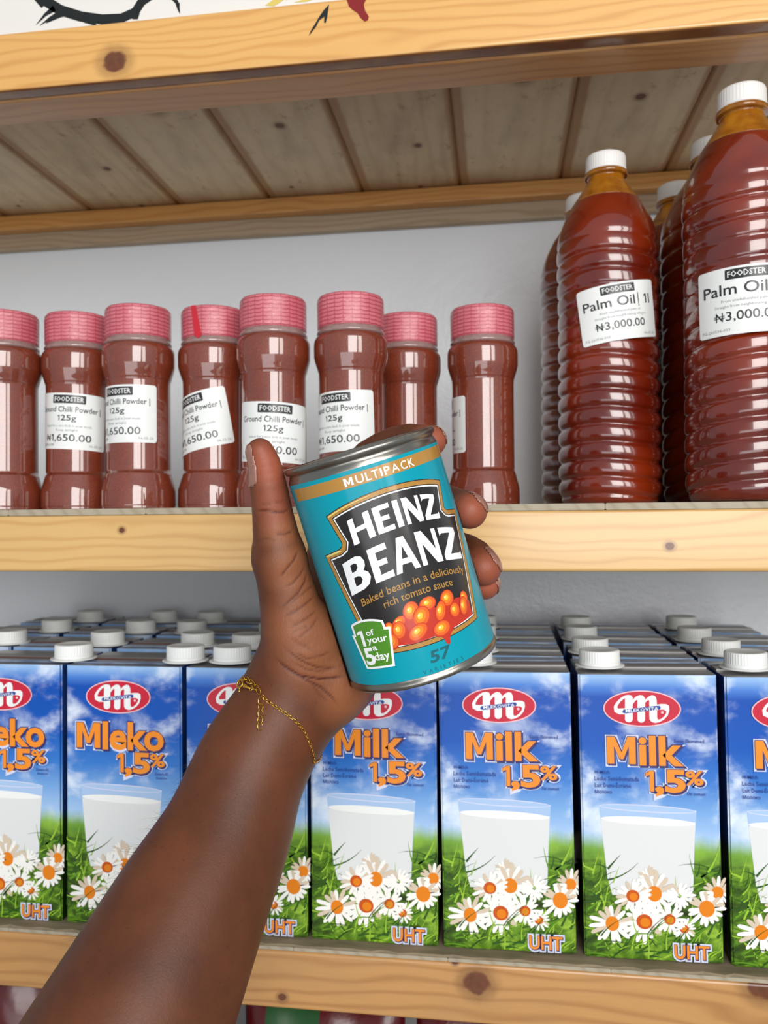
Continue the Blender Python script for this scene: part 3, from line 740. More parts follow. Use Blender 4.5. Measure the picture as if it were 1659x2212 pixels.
    if word == 'Milk':
        st('H-Milch', 908, 985, 604, 588); st('Leche Semidesnatada', 906, 1140, 640, 622); st('Lait Demi-Écrémé', 908, 1098, 675, 657); st('Молоко', 908, 998, 708, 692)
        st('Semi-Skimmed', 1322, 1476, 438, 422); st('Fat content', 1392, 1484, 718, 703)
    else:
        st('Zawartość', 1392, 1476, 712, 698); st('tłuszczu', 1400, 1470, 734, 722)
    # oval badge
    c = P(1155, 258)
    a.ell(c[0], c[1], 203 * U, 98 * U, PK, T, n=48); a.ell(c[0], c[1], 197 * U, 92 * U, RD, T + d, n=48)
    def LG(x, y): return P(1155 + (x - 800) * 0.286, 258 + (y - 478) * 0.282)
    def lp(pts, mi=WH, lay=2): a.poly([LG(*p) for p in pts], mi, T + lay * d)
    def leg(x0, x1, y0, y1, lay): lp([(x0, y0)] + [((x0 + x1) / 2 - (x1 - x0) / 2 * math.cos(PI * i / 10), y1 - 60 + 60 * math.sin(PI * i / 10)) for i in range(11)] + [(x1, y0)], WH, lay)
    leg(490, 630, 290, 735, 2.0); leg(720, 856, 290, 740, 2.1)
    sp = [(606, 290), (590, 255), (550, 243), (500, 250), (440, 285), (385, 335), (340, 395), (315, 450), (330, 510), (390, 532), (500, 528)]
    a.ribbon([LG(*p) for p in sp], [w_ * 0.286 * U for w_ in (60, 60, 46, 44, 44, 46, 52, 66, 92, 110, 112)], WH, T + 2.2 * d, caps=False)
    lp([(490, 300), (500, 240), (560, 222), (608, 240), (630, 290), (630, 330), (490, 330)], WH, 2.3)
    lp([(622, 372), (640, 300), (700, 246), (760, 222), (815, 230), (850, 275), (856, 330), (720, 330), (712, 312), (690, 318), (630, 392)], WH, 2.4)
    lp([(850, 350), (870, 295), (930, 245), (985, 222), (1035, 236), (1062, 290), (1068, 340), (935, 340), (928, 315), (905, 318), (855, 366)], WH, 2.5)
    lp([(935, 320), (935, 600), (940, 680), (975, 725), (1040, 745), (1120, 728), (1200, 680), (1270, 600), (1298, 500), (1290, 420), (1240, 390), (1150, 388), (1070, 400), (1068, 320)][::-1], WH, 2.6)
    lp([(1075, 492), (1200, 495), (1245, 520), (1240, 560), (1200, 625), (1140, 675), (1088, 682), (1075, 640)], RD, 3.0)
    a.ell(*LG(1170, 548), 7 * U, 7 * U, PK, T + 3.2 * d)
    bx = [LG(*p) for p in [(440, 532), (462, 496), (1080, 420), (1122, 422), (1145, 455), (1122, 492), (500, 570), (455, 562)]]
    a.poly(bx, BL, T + 4 * d)
    p0 = P(1070, 278); p1 = P(1240, 256)
    a.text('MLEKOVITA', p0[0], p1[0], p0[1], p0[1] + 17 * U, WH, T + 5 * d, res=1, slope=0.085, off=0.01)
    return a
art_milk = carton_art('Milk'); art_mleko = carton_art('Mleko')

def make_carton(label):
    t = thing('milk_carton', label, 'milk carton', group='milk cartons on the lowest shelf')
    bm = bmesh.new(); bm_box(bm, 0, CW, 0, CD, 0, CHt)
    bmesh.ops.bevel(bm, geom=[e for e in bm.edges if abs(e.verts[0].co.z - e.verts[1].co.z) > 0.1], offset=0.0012, segments=2, affect='EDGES')
    bmesh.ops.recalc_face_normals(bm, faces=bm.faces[:])
    for f in bm.faces: f.material_index = 1 if f.normal.z > 0.5 else 0
    bobj('carton_body', bm, [m_sky, m_foil], t, False)
    # folded seam across the top
    bm = bmesh.new(); bm_box(bm, 0.0006, CW - 0.0006, CD * 0.70, CD * 0.70 + 0.0090, CHt + 0.0002, CHt + 0.0008)
    bm_box(bm, 0.0006, CW - 0.0006, CD * 0.56, CD * 0.56 + 0.0035, CHt + 0.0002, CHt + 0.0009, 1)
    bobj('top_seam', bm, [m_fblue, m_fred], t, False)
    bm = bmesh.new(); bm_box(bm, 0.0006, CW - 0.0006, CD * 0.36, CD * 0.36 + 0.0110, CHt + 0.0001, CHt + 0.0012)
    bobj('top_flap', bm, m_ffold, t, False)
    return t
def print_face(t, art, back=False):
    if not back: fn = lambda u, v, h: ((u, -h, v), (0, -1, 0))
    else: fn = lambda u, v, h: ((CW - u, CD + h, v), (0, 1, 0))
    return art.build('printed_panel', INKS, fn, t)
def cap_mesh():
    k = 0.001
    def rf(r, z, a_):
        q = r * (1 - 0.045 * (math.sin(a_ * 46) > 0.1) * (r > 0.0125) * (0.0044 < z < 0.0126)); return (q * math.sin(a_), -q * math.cos(a_), z)
    pc = [(0.1, 0.9), (13.2, 0.9), (13.25, 4.0), (12.9, 4.2), (13.1, 4.5), (13.0, 12.4), (12.5, 13.2), (11.6, 13.5), (11.0, 13.2), (0.1, 13.0)]
    return lathe([(r * k, z * k) for r, z in pc], 138, rfun=rf)
ct0 = make_carton('x')
pf = print_face(ct0, art_milk); pb = print_face(ct0, art_mleko, True); pb.name = 'printed_panel.001'
cap0 = bobj('screw_cap', cap_mesh(), m_mcap, ct0, True)
bm = lathe([(0.0001, 0), (0.0158, 0), (0.0160, 0.0005), (0.0158, 0.0010), (0.0001, 0.0010)], 48)
bobj('spout_flange', bm, m_mcap, cap0, True)
cap0.scale = (1, 1, 0.8)
cap0.location = (0.0215, 0.0255, CHt + 0.0002)
PX = 0.0619
#   column left edge, turned, row -> cap spot (world x, y) or None
cols = [(-0.4735, True, [None, (-0.399, 0.618), (-0.387, 0.662), (-0.412, 0.747)]),
        (-0.3866, True, [(-0.3035, 0.5440), (-0.307, 0.603), (-0.323, 0.695), (-0.336, 0.775)]),
        (-0.2995, True, [(-0.2195, 0.5430), (-0.240, 0.612), (-0.2746, 0.672), (-0.2855, 0.748)]),
        (-0.2125, False, [(-0.1860, 0.5450), (-0.1960, 0.612), (-0.196, 0.672), (-0.2, 0.735)]),
        (-0.1263, False, [(-0.103, 0.5520), (-0.103, 0.612), (-0.103, 0.672), (-0.103, 0.735)]),
        (-0.0390, False, [(-0.0175, 0.5520), (-0.018, 0.612), (-0.018, 0.672), (-0.018, 0.735)]),
        (0.0495, False, [(0.0655, 0.5500), (0.0640, 0.602), (0.0640, 0.660), (0.0665, 0.745)]),
        (0.1378, False, [(0.1570, 0.5500), (0.1560, 0.614), (0.1535, 0.672), (0.160, 0.762)])]
names_c = ['at the left edge of the picture', 'second column from left', 'third column from left, Mleko face fully in view', 'column half hidden by the forearm',
           'column beside the wrist under the tin', 'column right of the tin', 'second column from the right', 'column cut by the right edge']
front_lab = [None, 'milk carton with Mleko lettering cut by the left edge of the picture', 'milk carton with its Mleko lettering fully in view, left of the forearm',
             'milk carton mostly hidden behind the bare forearm', 'Milk 1,5% carton directly under the blue bean tin, right of the wrist',
             'Milk 1,5% carton just right of and below the blue bean tin', 'Milk 1,5% carton second from the right in the front row', 'milk carton cut by the right edge of the picture']
rows = ['', 'second row', 'third row', 'rearmost row']
first = True
for ci, (x0, turned, caps) in enumerate(cols):
    for ri, cp in enumerate(caps):
        if ci == 0 and ri == 0: continue
        lab = front_lab[ci] if ri == 0 else 'milk carton in the %s, %s' % (rows[ri], names_c[ci])
        if first: t = ct0; t['label'] = lab; first = False; fresh = True
        else: t = copy_tree(ct0, lab); fresh = False
        yb = 0.5265 + ri * 0.0758 if turned or ci in (3,) else 0.5265 + ri * 0.0700
        if ri and ci == 3: yb = 0.5265 + ri * 0.0700
        jig = 0.0 if ri == 0 else random.uniform(-0.0012, 0.0012) + (-0.0015 * ri if ci in (0, 1, 2) else 0.0)
        if turned: t.location = (x0 + CW + jig, yb + CD, ZL); t.rotation_euler = (0, 0, PI)
        else: t.location = (x0 + jig, yb, ZL); t.rotation_euler = (0, 0, 0)
        if ri == 0 and ci in (5, 6, 7): t.rotation_euler = (0, -0.012, 0)
        c = [q for q in t.children if q.name.startswith('screw_cap')][0]
        if cp:
            cy = min(max(cp[1], yb + 0.017), yb + CD - 0.0165)
            lx, ly = cp[0] - (x0 + jig), cy - yb
            lx = min(max(lx, 0.0), CW + 0.001 if ri == 0 else CW - 0.011)
            if turned: lx, ly = CW - lx, CD - ly
            c.location = (lx, ly, CHt + 0.0018 if ri == 0 else CHt + 0.0008)

# ------------------------------------------------------------------ bean tin
TR, TH = 0.0374, 0.1099
TC = EYE + Vector((-0.05307, 0.39192, -0.01508))
TA = Vector((-0.26235, -0.15369, 0.95266)).normalized()
TX = TA.cross(-FW).normalized(); TN = TX.cross(TA)
tin_m = Matrix.Translation(TC) @ Matrix((TX, -TN, TA)).transposed().to_4x4()   # local x right, -y to the viewer, z up the tin
m_steel = mat('tin_steel', (150, 147, 140), rough=0.3, metal=1.0); g = NT(m_steel)
g.L.new(g.bump(g.noise(g.map(g.coord(), (1, 1, 14)), 60, 2), 0.06, 0.001), g.b.inputs['Normal'])
m_teal = mat('label_teal', (0, 150, 170), rough=0.32, coat=0.22, coat_rough=0.1, spec=0.2)
m_gold = mat('label_gold', (176, 128, 54), rough=0.32, coat=0.4); m_gold2 = mat('label_gold_light', (226, 206, 118), rough=0.3, coat=0.4)
m_lblk = mat('label_black', (28, 24, 24), rough=0.3, coat=0.5, coat_rough=0.12)
m_lwht = mat('label_white', (238, 240, 242), rough=0.3, coat=0.4)
m_green = mat('label_green', (76, 138, 36), rough=0.3, coat=0.4)
m_dteal = mat('label_dark_teal', (0, 92, 104), rough=0.3, coat=0.4)
m_b = [mat('bean_red', (196, 48, 16), rough=0.28, coat=0.5), mat('bean_orange', (226, 96, 22), rough=0.28, coat=0.5), mat('bean_amber', (234, 130, 22), rough=0.28, coat=0.5),
       mat('bean_yellow', (248, 196, 54), rough=0.28, coat=0.5), mat('bean_glint', (252, 232, 170), rough=0.28, coat=0.5), mat('sauce_red', (190, 44, 22), rough=0.28, coat=0.5)]
tin = thing('food_tin', 'blue green baked beans tin with black keystone label, held in the raised hand', 'tin')
tin.matrix_world = tin_m
k = 0.001; h2 = TH / 2
prof = [(0.0001, h2 - 0.0030), (0.0300, h2 - 0.0030), (0.0306, h2 - 0.0022), (0.0318, h2 - 0.0022), (0.0324, h2 - 0.0034), (0.0336, h2 - 0.0038), (0.0345, h2 - 0.0030), (0.0350, h2 - 0.0006), (0.0357, h2), (0.0366, h2 - 0.0001),
        (0.0373, h2 - 0.0007), (0.03745, h2 - 0.0015), (0.0372, h2 - 0.0027), (0.0362, h2 - 0.0036), (0.0358, h2 - 0.0042), (0.0362, h2 - 0.0054), (0.03675, h2 - 0.0064), (0.0369, h2 - 0.0074), (0.0370, h2 - 0.012)]
bot = [(0.0370, -h2 + 0.012), (0.0370, -h2 + 0.0045), (0.0366, -h2 + 0.0038), (0.0371, -h2 + 0.003), (0.03755, -h2 + 0.0020), (0.0376, -h2 + 0.001), (0.0371, -h2 + 0.0001), (0.0362, -h2), (0.0352, -h2 + 0.0008), (0.0348, -h2 + 0.0030), (0.0338, -h2 + 0.0038), (0.0300, -h2 + 0.0030), (0.0001, -h2 + 0.0030)]
o = bobj('can_body', lathe([(r, z) for r, z in (prof + bot)][::-1], 160, close=False), m_steel, tin, True)
a = Art(); q = 0.001
LT, LB = 47.2, -50.9
a.poly([(x * q, y * q) for x, y in [(-117, LB), (117, LB), (117, LT), (-117, LT)]], 0, 0)
a.poly([(-50 * q, 39.4 * q), (46.5 * q, 40.2 * q), (46.5 * q, 45.8 * q), (-50 * q, 45.1 * q)], 1, 0.00003)
def mtxt(t, x0, x1, b, c, mi, l, **kw): a.text(t, x0 * q, x1 * q, b * q, c * q, mi, l, **kw)
x = -17.3
for ch, w in (('M', 4.6), ('U', 3.5), ('L', 2.4), ('T', 2.9), ('I', 0.8), ('P', 2.6), ('A', 3.6), ('C', 3.0), ('K', 3.1)):
    if ch == 'M': a.em(x * q, (x + 4.2) * q, 40.6 * q, 44.2 * q, 4, 0.00006)
    else: mtxt(ch, x, x + w, 40.6, 44.2, 4, 0.00006, off=0.008)
    x += w + (1.0 if ch not in 'L' else 0.5)
def ks(grow=0.0, r=0.0):
    """keystone outline (mm), optionally grown"""
    T = []
    for i in range(17):
        u = -30.8 + 61.6 * i / 16; T.append((u, 35.2 - 5.2 * (u / 30.8) ** 2))
    Bt = []
    for i in range(15):
        u = 28.2 - 56.4 * i / 14; Bt.append((u, -37.6 + 1.5 * abs(u / 28.2) ** 2))
    pts = T + [(27.6, 18.0), (28.6, 16.6), (30.2, 15.9), (39.6, 14.2)] + Bt + [(-39.4, 12.4), (-29.6, 14.0), (-27.6, 15.0), (-26.8, 16.8)]
    if not grow: return pts
    n = len(pts); out = []
    for i, p in enumerate(pts):   # miter offset (outline runs clockwise)
        pa, pb = Vector(pts[i - 1]), Vector(pts[(i + 1) % n]); pp = Vector(p)
        d1 = (pp - pa).normalized(); d2 = (pb - pp).normalized()
        n1 = Vector((-d1.y, d1.x)); n2 = Vector((-d2.y, d2.x)); m_ = (n1 + n2).normalized()
        out.append(tuple(pp + m_ * (grow / max(0.45, m_.dot(n1)))))
    return out
def kp(gr, mi, l): a.poly([(x * q, y * q) for x, y in ks(gr)], mi, l)
kp(0.35, 3, 0.00003); kp(-0.05, 1, 0.00005); kp(-2.0, 3, 0.00007); kp(-2.45, 4, 0.00009); kp(-3.05, 3, 0.00011)
# light facets on the gold frame
a.poly([(x * q, y * q) for x, y in [(-39.2, 12.3), (-29.4, 13.9), (-28.6, 13.2), (-38.2, 11.6)]], 2, 0.00007)
a.ribbon([((-30.2 + i * 1.5) * q, (34.5 - 5.2 * ((-30.2 + i * 1.5) / 30.8) ** 2) * q) for i in range(16)], 0.7 * q, 2, 0.00007, caps=False, w1=0.2 * q)
# big lettering
LET = {'H': [[(0, 0), (.27, 0), (.25, .42), (.70, .42), (.72, 0), (1, 0), (.96, 1), (.70, 1), (.69, .60), (.26, .60), (.26, 1), (0, 1)]],
       'E': [[(0, 0), (1, 0.0), (1, .19), (.38, .17), (.38, .42), (.84, .42), (.84, .59), (.38, .59), (.38, .82), (.97, .82), (.97, 1), (0, 1)]],
       'I': [[(.12, 0), (.92, 0), (.88, 1), (.12, 1)]],
       'N': [[(0, 0), (.22, 0), (.22, .62), (.70, 0), (1, 0), (1, 1), (.79, 1), (.79, .40), (.32, 1), (0, 1)]],
       'Z': [[(0, 0), (1, 0), (1, .27), (.90, .19), (.36, .17), (.97, .82), (.97, 1), (.02, 1), (.02, .74), (.12, .82), (.60, .83), (0, .18)]],
       'A': [[(0, 0), (.24, 0), (.32, .22), (.70, .22), (.77, 0), (1.02, 0), (.66, 1), (.36, 1)], [(.38, .38), (.63, .38), (.505, .76)]],
       'B': [[(0, 0), (.62, 0), (.88, .08), (1, .26), (.95, .42), (.80, .52), (.90, .62), (.93, .76), (.84, .92), (.62, 1), (0, 1)], [(.32, .18), (.55, .18), (.66, .28), (.62, .39), (.50, .44), (.32, .44)], [(.32, .60), (.50, .60), (.60, .68), (.59, .78), (.50, .83), (.32, .83)]]}
def word(ws, mi, l, lo, hi, boff):
    for ch, u0, u1 in ws:
        def wp(p, u0=u0, u1=u1):
            u = u0 + p[0] * (u1 - u0); return (u * q, (lo(u) + p[1] * (hi(u) - lo(u))) * q)
        L = []
        for lp in LET[ch]:   # add points on long edges so that the arch bends them
            out = []
            for i in range(len(lp)):
                p_, n_ = lp[i], lp[(i + 1) % len(lp)]; m_ = 4 if abs(n_[0] - p_[0]) > 0.4 else 1
                for j in range(m_): out.append((p_[0] + (n_[0] - p_[0]) * j / m_, p_[1] + (n_[1] - p_[1]) * j / m_))
            L.append(out)
        a.poly(L, mi, l, warp=wp)
word([('H', -21.3, -10.2), ('E', -9.0, -1.0), ('I', 0.0, 3.4), ('N', 4.8, 13.2), ('Z', 14.4, 22.8)], 4, 0.00014,
     lambda u: 16.7 - 2.4 * (u / 22) ** 2, lambda u: 28.9 - 3.2 * (u / 22) ** 2, 0)
word([('B', -30.4, -18.0), ('E', -16.6, -7.4), ('A', -6.6, 4.8), ('N', 6.2, 17.0), ('Z', 18.6, 30.6)], 4, 0.00014,
     lambda u: -3.0 - 4.6 * (u / 30) ** 2, lambda u: 12.7 - 5.2 * (u / 30) ** 2, 0)
def arch(p): return (p[0], p[1] + (4.4 - 4.6 * (p[0] / 0.029) ** 2) * q)
mtxt('Baked beans in a deliciously', -26.4, 28.2, -14.0, -10.6, 1, 0.00014, off=0.006, warp=arch)
mtxt('rich tomato sauce', -16.2, 18.2, -19.2, -15.8, 1, 0.00014, off=0.006, warp=arch)
# beans in sauce
sau = [(-19.8, -33.6), (-17.8, -26.0), (-13, -24.4), (-9, -22.6), (-6, -21.6), (-1, -21), (4, -21.6), (8, -24), (12, -23.5), (18, -22.5), (23, -24), (25.6, -26.6), (25.0, -33.4), (12, -34.6), (9.6, -36.6), (8.4, -38.2), (8.2, -40.2), (7.0, -40.8), (6.0, -39.8), (5.6, -37.4), (3, -35.0), (-8, -35.2)]
a.poly([(x * q, y * q) for x, y in sau], 11, 0.00016)
beans = [(-16.4, -26.0, 3.4, 2.2, 1.9), (-12.0, -24.2, 3.8, 2.4, 0.6), (-13.0, -27.6, 3.2, 4.4, -0.3), (-17.6, -31.8, 3.2, 3.8, 0.0), (-5.4, -20.6, 3.6, 4.6, -0.5), (2.8, -19.9, 4.2, 3.2, 0.1), (-1.6, -24.6, 4.0, 5.2, -0.6),
         (12.8, -21.0, 3.7, 4.0, -0.3), (22.6, -24.0, 2.6, 3.0, 0.2), (7.8, -25.2, 2.7, 5.0, -0.45), (15.0, -27.4, 3.0, 3.6, -0.2), (20.8, -27.6, 2.6, 4.6, -0.3), (-5.0, -30.8, 5.4, 3.4, 0.45), (6.0, -32.8, 4.6, 3.6, 0.2)]
for bi, (u, v, ru, rv, ro) in enumerate(beans):
    l = 0.00018 + bi * 0.000012
    a.ell(u * q, v * q, ru * q, rv * q, 5, l, rot=ro); a.ell((u + .1) * q, (v + .25) * q, ru * .86 * q, rv * .86 * q, 6, l + 0.000003, rot=ro)
    a.ell((u - .2) * q, (v + .5) * q, ru * .58 * q, rv * .58 * q, 7, l + 0.000005, rot=ro); a.ell((u - .4) * q, (v + .7) * q, ru * .3 * q, rv * .3 * q, 8, l + 0.000007, rot=ro)
    a.ell((u - .9) * q, (v + 1.0) * q, ru * .13 * q, rv * .13 * q, 9, l + 0.000009, rot=ro)
# green badge
bd = [(-38.1, -26.2), (-36.6, -26.2), (-36.9, -22.0)] + [(-36.4 + 17.6 * i / 8, -21.2 + 1.9 * (1 - (i / 4 - 1) ** 2)) for i in range(9)] + [(-18.6, -24.4), (-16.2, -24.8), (-19.6, -42.9), (-34.9, -42.9)]
def shr(P, f):
    cx = sum(p[0] for p in P) / len(P); cy = sum(p[1] for p in P) / len(P); return [(cx + (x - cx) * f, cy + (y - cy) * f) for x, y in P]
bd2 = [(-36.6, -27.2), (-35.4, -27.0), (-35.6, -22.7)] + [(-35.4 + 15.6 * i / 8, -21.9 + 1.6 * (1 - (i / 4 - 1) ** 2)) for i in range(9)] + [(-19.7, -25.4), (-17.5, -25.8), (-20.6, -41.9), (-34.0, -41.9)]
a.poly([(x * q, y * q) for x, y in bd], 4, 0.0004); a.poly([(x * q, y * q) for x, y in bd2], 10, 0.00042)
L5 = 0.00044
a.one(-34.6 * q, -31.0 * q, -31.9 * q, -24.4 * q, 4, L5); mtxt('of', -29.2, -25.0, -27.0, -24.3, 4, L5, off=0.02); mtxt('your', -29.6, -19.4, -30.6, -27.6, 4, L5, off=0.02)
mtxt('5', -33.4, -28.6, -40.6, -33.0, 4, L5, off=0.03); mtxt('a', -28.0, -25.8, -34.2, -31.4, 4, L5, off=0.02); mtxt('day', -28.4, -20.8, -39.0, -35.4, 4, L5, off=0.02)
mtxt('57', -3.2, 7.0, -46.0, -41.0, 12, 0.00004, off=0.03, slope=0.0, shear=0.15)
x = -8.1
for ch, w in zip('VARIETIES', (1.6, 1.6, 1.3, .3, 1.2, 1.4, .3, 1.2, 1.2)):
    mtxt(ch, x, x + w, -50.2, -48.4, 12, 0.00004, off=0.004); x += w + 1.25
def tin_fn(u, v, h):
    R = TR - 0.00035 + h; a_ = u / R + math.radians(10.5)
    return (R * math.sin(a_), -R * math.cos(a_), v), (math.sin(a_), -math.cos(a_), 0)
a.build('paper_label', [m_teal, m_gold, m_gold2, m_lblk, m_lwht] + m_b[:5] + [m_green, m_b[5], m_dteal], tin_fn, tin, cut=0.0016)

# ------------------------------------------------------------------ raised forearm and hand
def prim(px, py, Z, r): p = at(px, py, Z); return (np.array(p), r * Z / F_PX)
def chain(pts, sub=3, q=None):
    K = [prim(*p) for p in pts]; P = [K[0]] + K + [K[-1]]; out = []
    for i in range(1, len(P) - 2):
        (p0, r0), (p1, r1), (p2, r2), (p3, r3) = P[i - 1:i + 3]
        for j in range(sub):
            t = j / sub; cr = lambda a_, b_, c_, d_: 0.5 * (2 * b_ + (c_ - a_) * t + (2 * a_ - 5 * b_ + 4 * c_ - d_) * t * t + (3 * b_ - a_ - 3 * c_ + d_) * t ** 3)
            out.append((cr(p0, p1, p2, p3), cr(r0, r1, r2, r3)))
    out.append(K[-1]); return out
FOREARM = chain([(180, 2470, .325, 250), (200, 2400, .33, 238), (320, 2150, .352, 200), (415, 1950, .372, 167), (490, 1800, .388, 141), (543, 1650, .400, 121), (600, 1545, .405, 106), (630, 1480, .407, 94)], 9)
WRIST2 = chain([(585, 1620, .404, 84), (645, 1540, .409, 84), (712, 1476, .413, 72)])
TH1 = chain([(628, 1480, .407, 80), (640, 1400, .400, 78), (625, 1300, .398, 64), (603, 1205, .395, 56)])
TH2 = chain([(603, 1205, .395, 56), (589, 1110, .392, 44), (580, 1050, .390, 40), (572, 1002, .388, 34), (562, 976, .387, 29.5)])
PALM = [chain([(650, 1500, .412, 80), (720, 1205, .440, 47)]), chain([(670, 1490, .415, 80), (765, 1245, .449, 47)]),
        chain([(700, 1480, .415, 75), (795, 1320, .450, 46)]), chain([(715, 1472, .414, 71), (830, 1400, .447, 44)]), chain([(690, 1380, .408, 72), (735, 1445, .414, 58)]), chain([(700, 1470, .412, 70), (742, 1478, .420, 57)])]
FING = [chain([(712, 1205, .440, 46), (770, 1020, .450, 39), (858, 957, .438, 37), (931, 953, .417, 33)]),
        chain([(765, 1245, .449, 44), (885, 1085, .455, 40), (982, 1090, .426, 37), (1014, 1104, .404, 38.5)]),
        chain([(795, 1320, .450, 43), (915, 1190, .457, 40), (1008, 1192, .428, 38), (1044, 1227, .408, 38.5)]),
        chain([(830, 1400, .447, 42), (935, 1300, .454, 36), (1006, 1268, .432, 33), (1046, 1263, .414, 32.5)])]
def cone(P, a_, b_):
    (A_, ra), (B_, rb) = a_, b_
    d = B_ - A_; pa = P - A_; t = np.clip((pa @ d) / (d @ d), 0, 1)
    return np.linalg.norm(pa - t[:, None] * d, axis=1) - (ra + (rb - ra) * t)
def smin(a_, b_, k_):
    h = np.maximum(k_ - np.abs(a_ - b_), 0) / k_
    return np.minimum(a_, b_) - h * h * k_ * 0.25
def chain_d(P, ch, k_):
    d = None
    for x_, y_ in zip(ch, ch[1:]):
        c_ = cone(P, x_, y_); d = c_ if d is None else np.minimum(d, c_)
    return d
tA, tX, tN, tC = [np.array(v) for v in (TA, TX, TN, TC)]
def sdf(P):
    d = chain_d(P, FOREARM, 0.02)
    d = smin(d, chain_d(P, WRIST2, 0.01), 0.012)
    d = smin(d, chain_d(P, TH1, 0.008), 0.010)
    for pc_ in PALM: d = smin(d, chain_d(P, pc_, 0.01), 0.010)
    base_ = d
    for f_ in FING:
        fd = chain_d(P, f_, 0.0022); d = np.minimum(d, smin(base_, fd, 0.008))
    d = smin(d, chain_d(P, TH2, 0.004), 0.004)
    q_ = P - tC; hh = q_ @ tA; rr = np.linalg.norm(q_ - hh[:, None] * tA, axis=1)
    cd = np.maximum(rr - (TR + 0.0005), np.abs(hh) - (TH / 2 + 0.0004))
    return np.maximum(d, -cd)
def surface_nets(lo, hi, h):
    n = np.ceil((hi - lo) / h).astype(int) + 1
    # coarse pass picks the blocks that hold surface
    B = 8; nb = (n + B - 1) // B; n = nb * B + 1
    bi = np.stack(np.meshgrid(*[np.arange(k_) for k_ in nb], indexing='ij'), -1).reshape(-1, 3)
    cen = lo + (bi * B + B / 2) * h
    dc = sdf(cen); act = bi[np.abs(dc) < B * h * 0.95 + 0.004]
    G = np.ones(n, np.float32)
    inside = bi[dc < -(B * h * 0.95 + 0.004)]
    for b_ in inside:
        s0 = b_ * B; G[s0[0]:s0[0] + B + 1, s0[1]:s0[1] + B + 1, s0[2]:s0[2] + B + 1] = -1
    off = np.stack(np.meshgrid(*[np.arange(B + 1)] * 3, indexing='ij'), -1).reshape(-1, 3)
    for c0 in range(0, len(act), 600):
        ab = act[c0:c0 + 600]; idx = (ab[:, None, :] * B + off[None]).reshape(-1, 3)
        G[idx[:, 0], idx[:, 1], idx[:, 2]] = sdf(lo + idx * h)
    S = G < 0
    c = [S[i:n[0] - 1 + i, j:n[1] - 1 + j, k_:n[2] - 1 + k_] for i in (0, 1) for j in (0, 1) for k_ in (0, 1)]
    cnt = sum(x_.astype(np.int8) for x_ in c); cell = (cnt > 0) & (cnt < 8)
    ci = np.argwhere(cell); vid = -np.ones(cell.shape, np.int32); vid[cell] = np.arange(len(ci))
    acc = np.zeros((len(ci), 3)); num = np.zeros(len(ci))
    cor = [(i, j, k_) for i in (0, 1) for j in (0, 1) for k_ in (0, 1)]
    val = {q_: G[ci[:, 0] + q_[0], ci[:, 1] + q_[1], ci[:, 2] + q_[2]] for q_ in cor}
    for p_ in cor:
        for ax in range(3):
            if p_[ax]: continue
            r_ = list(p_); r_[ax] = 1; r_ = tuple(r_)
            va, vb = val[p_], val[r_]; mk = (va < 0) != (vb < 0)
            t = np.where(mk, va / np.where(mk, va - vb, 1), 0)
            pt = np.array(p_, float)[None].repeat(len(ci), 0); pt[:, ax] += t
            acc[mk] += pt[mk]; num[mk] += 1
    V = lo + (ci + acc / num[:, None]) * h
    quads = []
    for ax in range(3):
        sl0 = [slice(0, n[q_] - 1) for q_ in range(3)]; sl1 = list(sl0); sl1[ax] = slice(1, n[ax])
        s0 = S[tuple(slice(0, n[q_] - 1) if q_ == ax else slice(0, n[q_]) for q_ in range(3))]
        s1 = S[tuple(slice(1, n[q_]) if q_ == ax else slice(0, n[q_]) for q_ in range(3))]
        e = np.argwhere(s0 != s1); o1, o2 = [q_ for q_ in range(3) if q_ != ax]
        e = e[(e[:, o1] > 0) & (e[:, o2] > 0) & (e[:, o1] < n[o1] - 1) & (e[:, o2] < n[o2] - 1)]
        def g_(d1, d2):
            f_ = e.copy(); f_[:, o1] -= d1; f_[:, o2] -= d2; return vid[f_[:, 0], f_[:, 1], f_[:, 2]]
        qd = np.stack([g_(1, 1), g_(0, 1), g_(0, 0), g_(1, 0)], 1)
        flip = S[e[:, 0], e[:, 1], e[:, 2]]
        if ax == 1: flip = ~flip
        qd[~flip] = qd[~flip][:, ::-1]
        quads.append(qd)
    return V, np.concatenate(quads)
allp = np.array([p for ch in [FOREARM, TH2, TH1] + PALM + FING for p, r in ch[::3] + ch[-1:]])
lo = allp.min(0) - 0.05; hi = allp.max(0) + 0.05
V, Q = surface_nets(lo, hi, 0.00095)
for _ in range(2):      # settle the vertices on the exact surface
    e_ = 0.0003; d0 = sdf(V); gr = np.stack([(sdf(V + np.eye(3)[i] * e_) - sdf(V - np.eye(3)[i] * e_)) / (2 * e_) for i in range(3)], 1)
    gl_ = np.linalg.norm(gr, axis=1, keepdims=True); V = V - gr / np.maximum(gl_, 1e-6) * d0[:, None] * 0.8
NRM = gr / np.maximum(gl_, 1e-6)
ok = (Q >= 0).all(1); Q = Q[ok]
# even out the long forearm
E2 = np.concatenate([Q[:, [0, 1]], Q[:, [1, 2]], Q[:, [2, 3]], Q[:, [3, 0]]]); wz = float(at(610, 1500, .40)[2])
wgt = np.clip((wz - V[:, 2]) / 0.03, 0, 1)[:, None] * 0.9
for _ in range(60):
    acc_ = np.zeros_like(V)
    for c_ in range(3): acc_[:, c_] = np.bincount(E2[:, 0], V[E2[:, 1], c_], len(V)) + np.bincount(E2[:, 1], V[E2[:, 0], c_], len(V))
    deg = np.bincount(E2[:, 0], minlength=len(V)) + np.bincount(E2[:, 1], minlength=len(V))
    V = V + (acc_ / np.maximum(deg, 1)[:, None] - V) * wgt
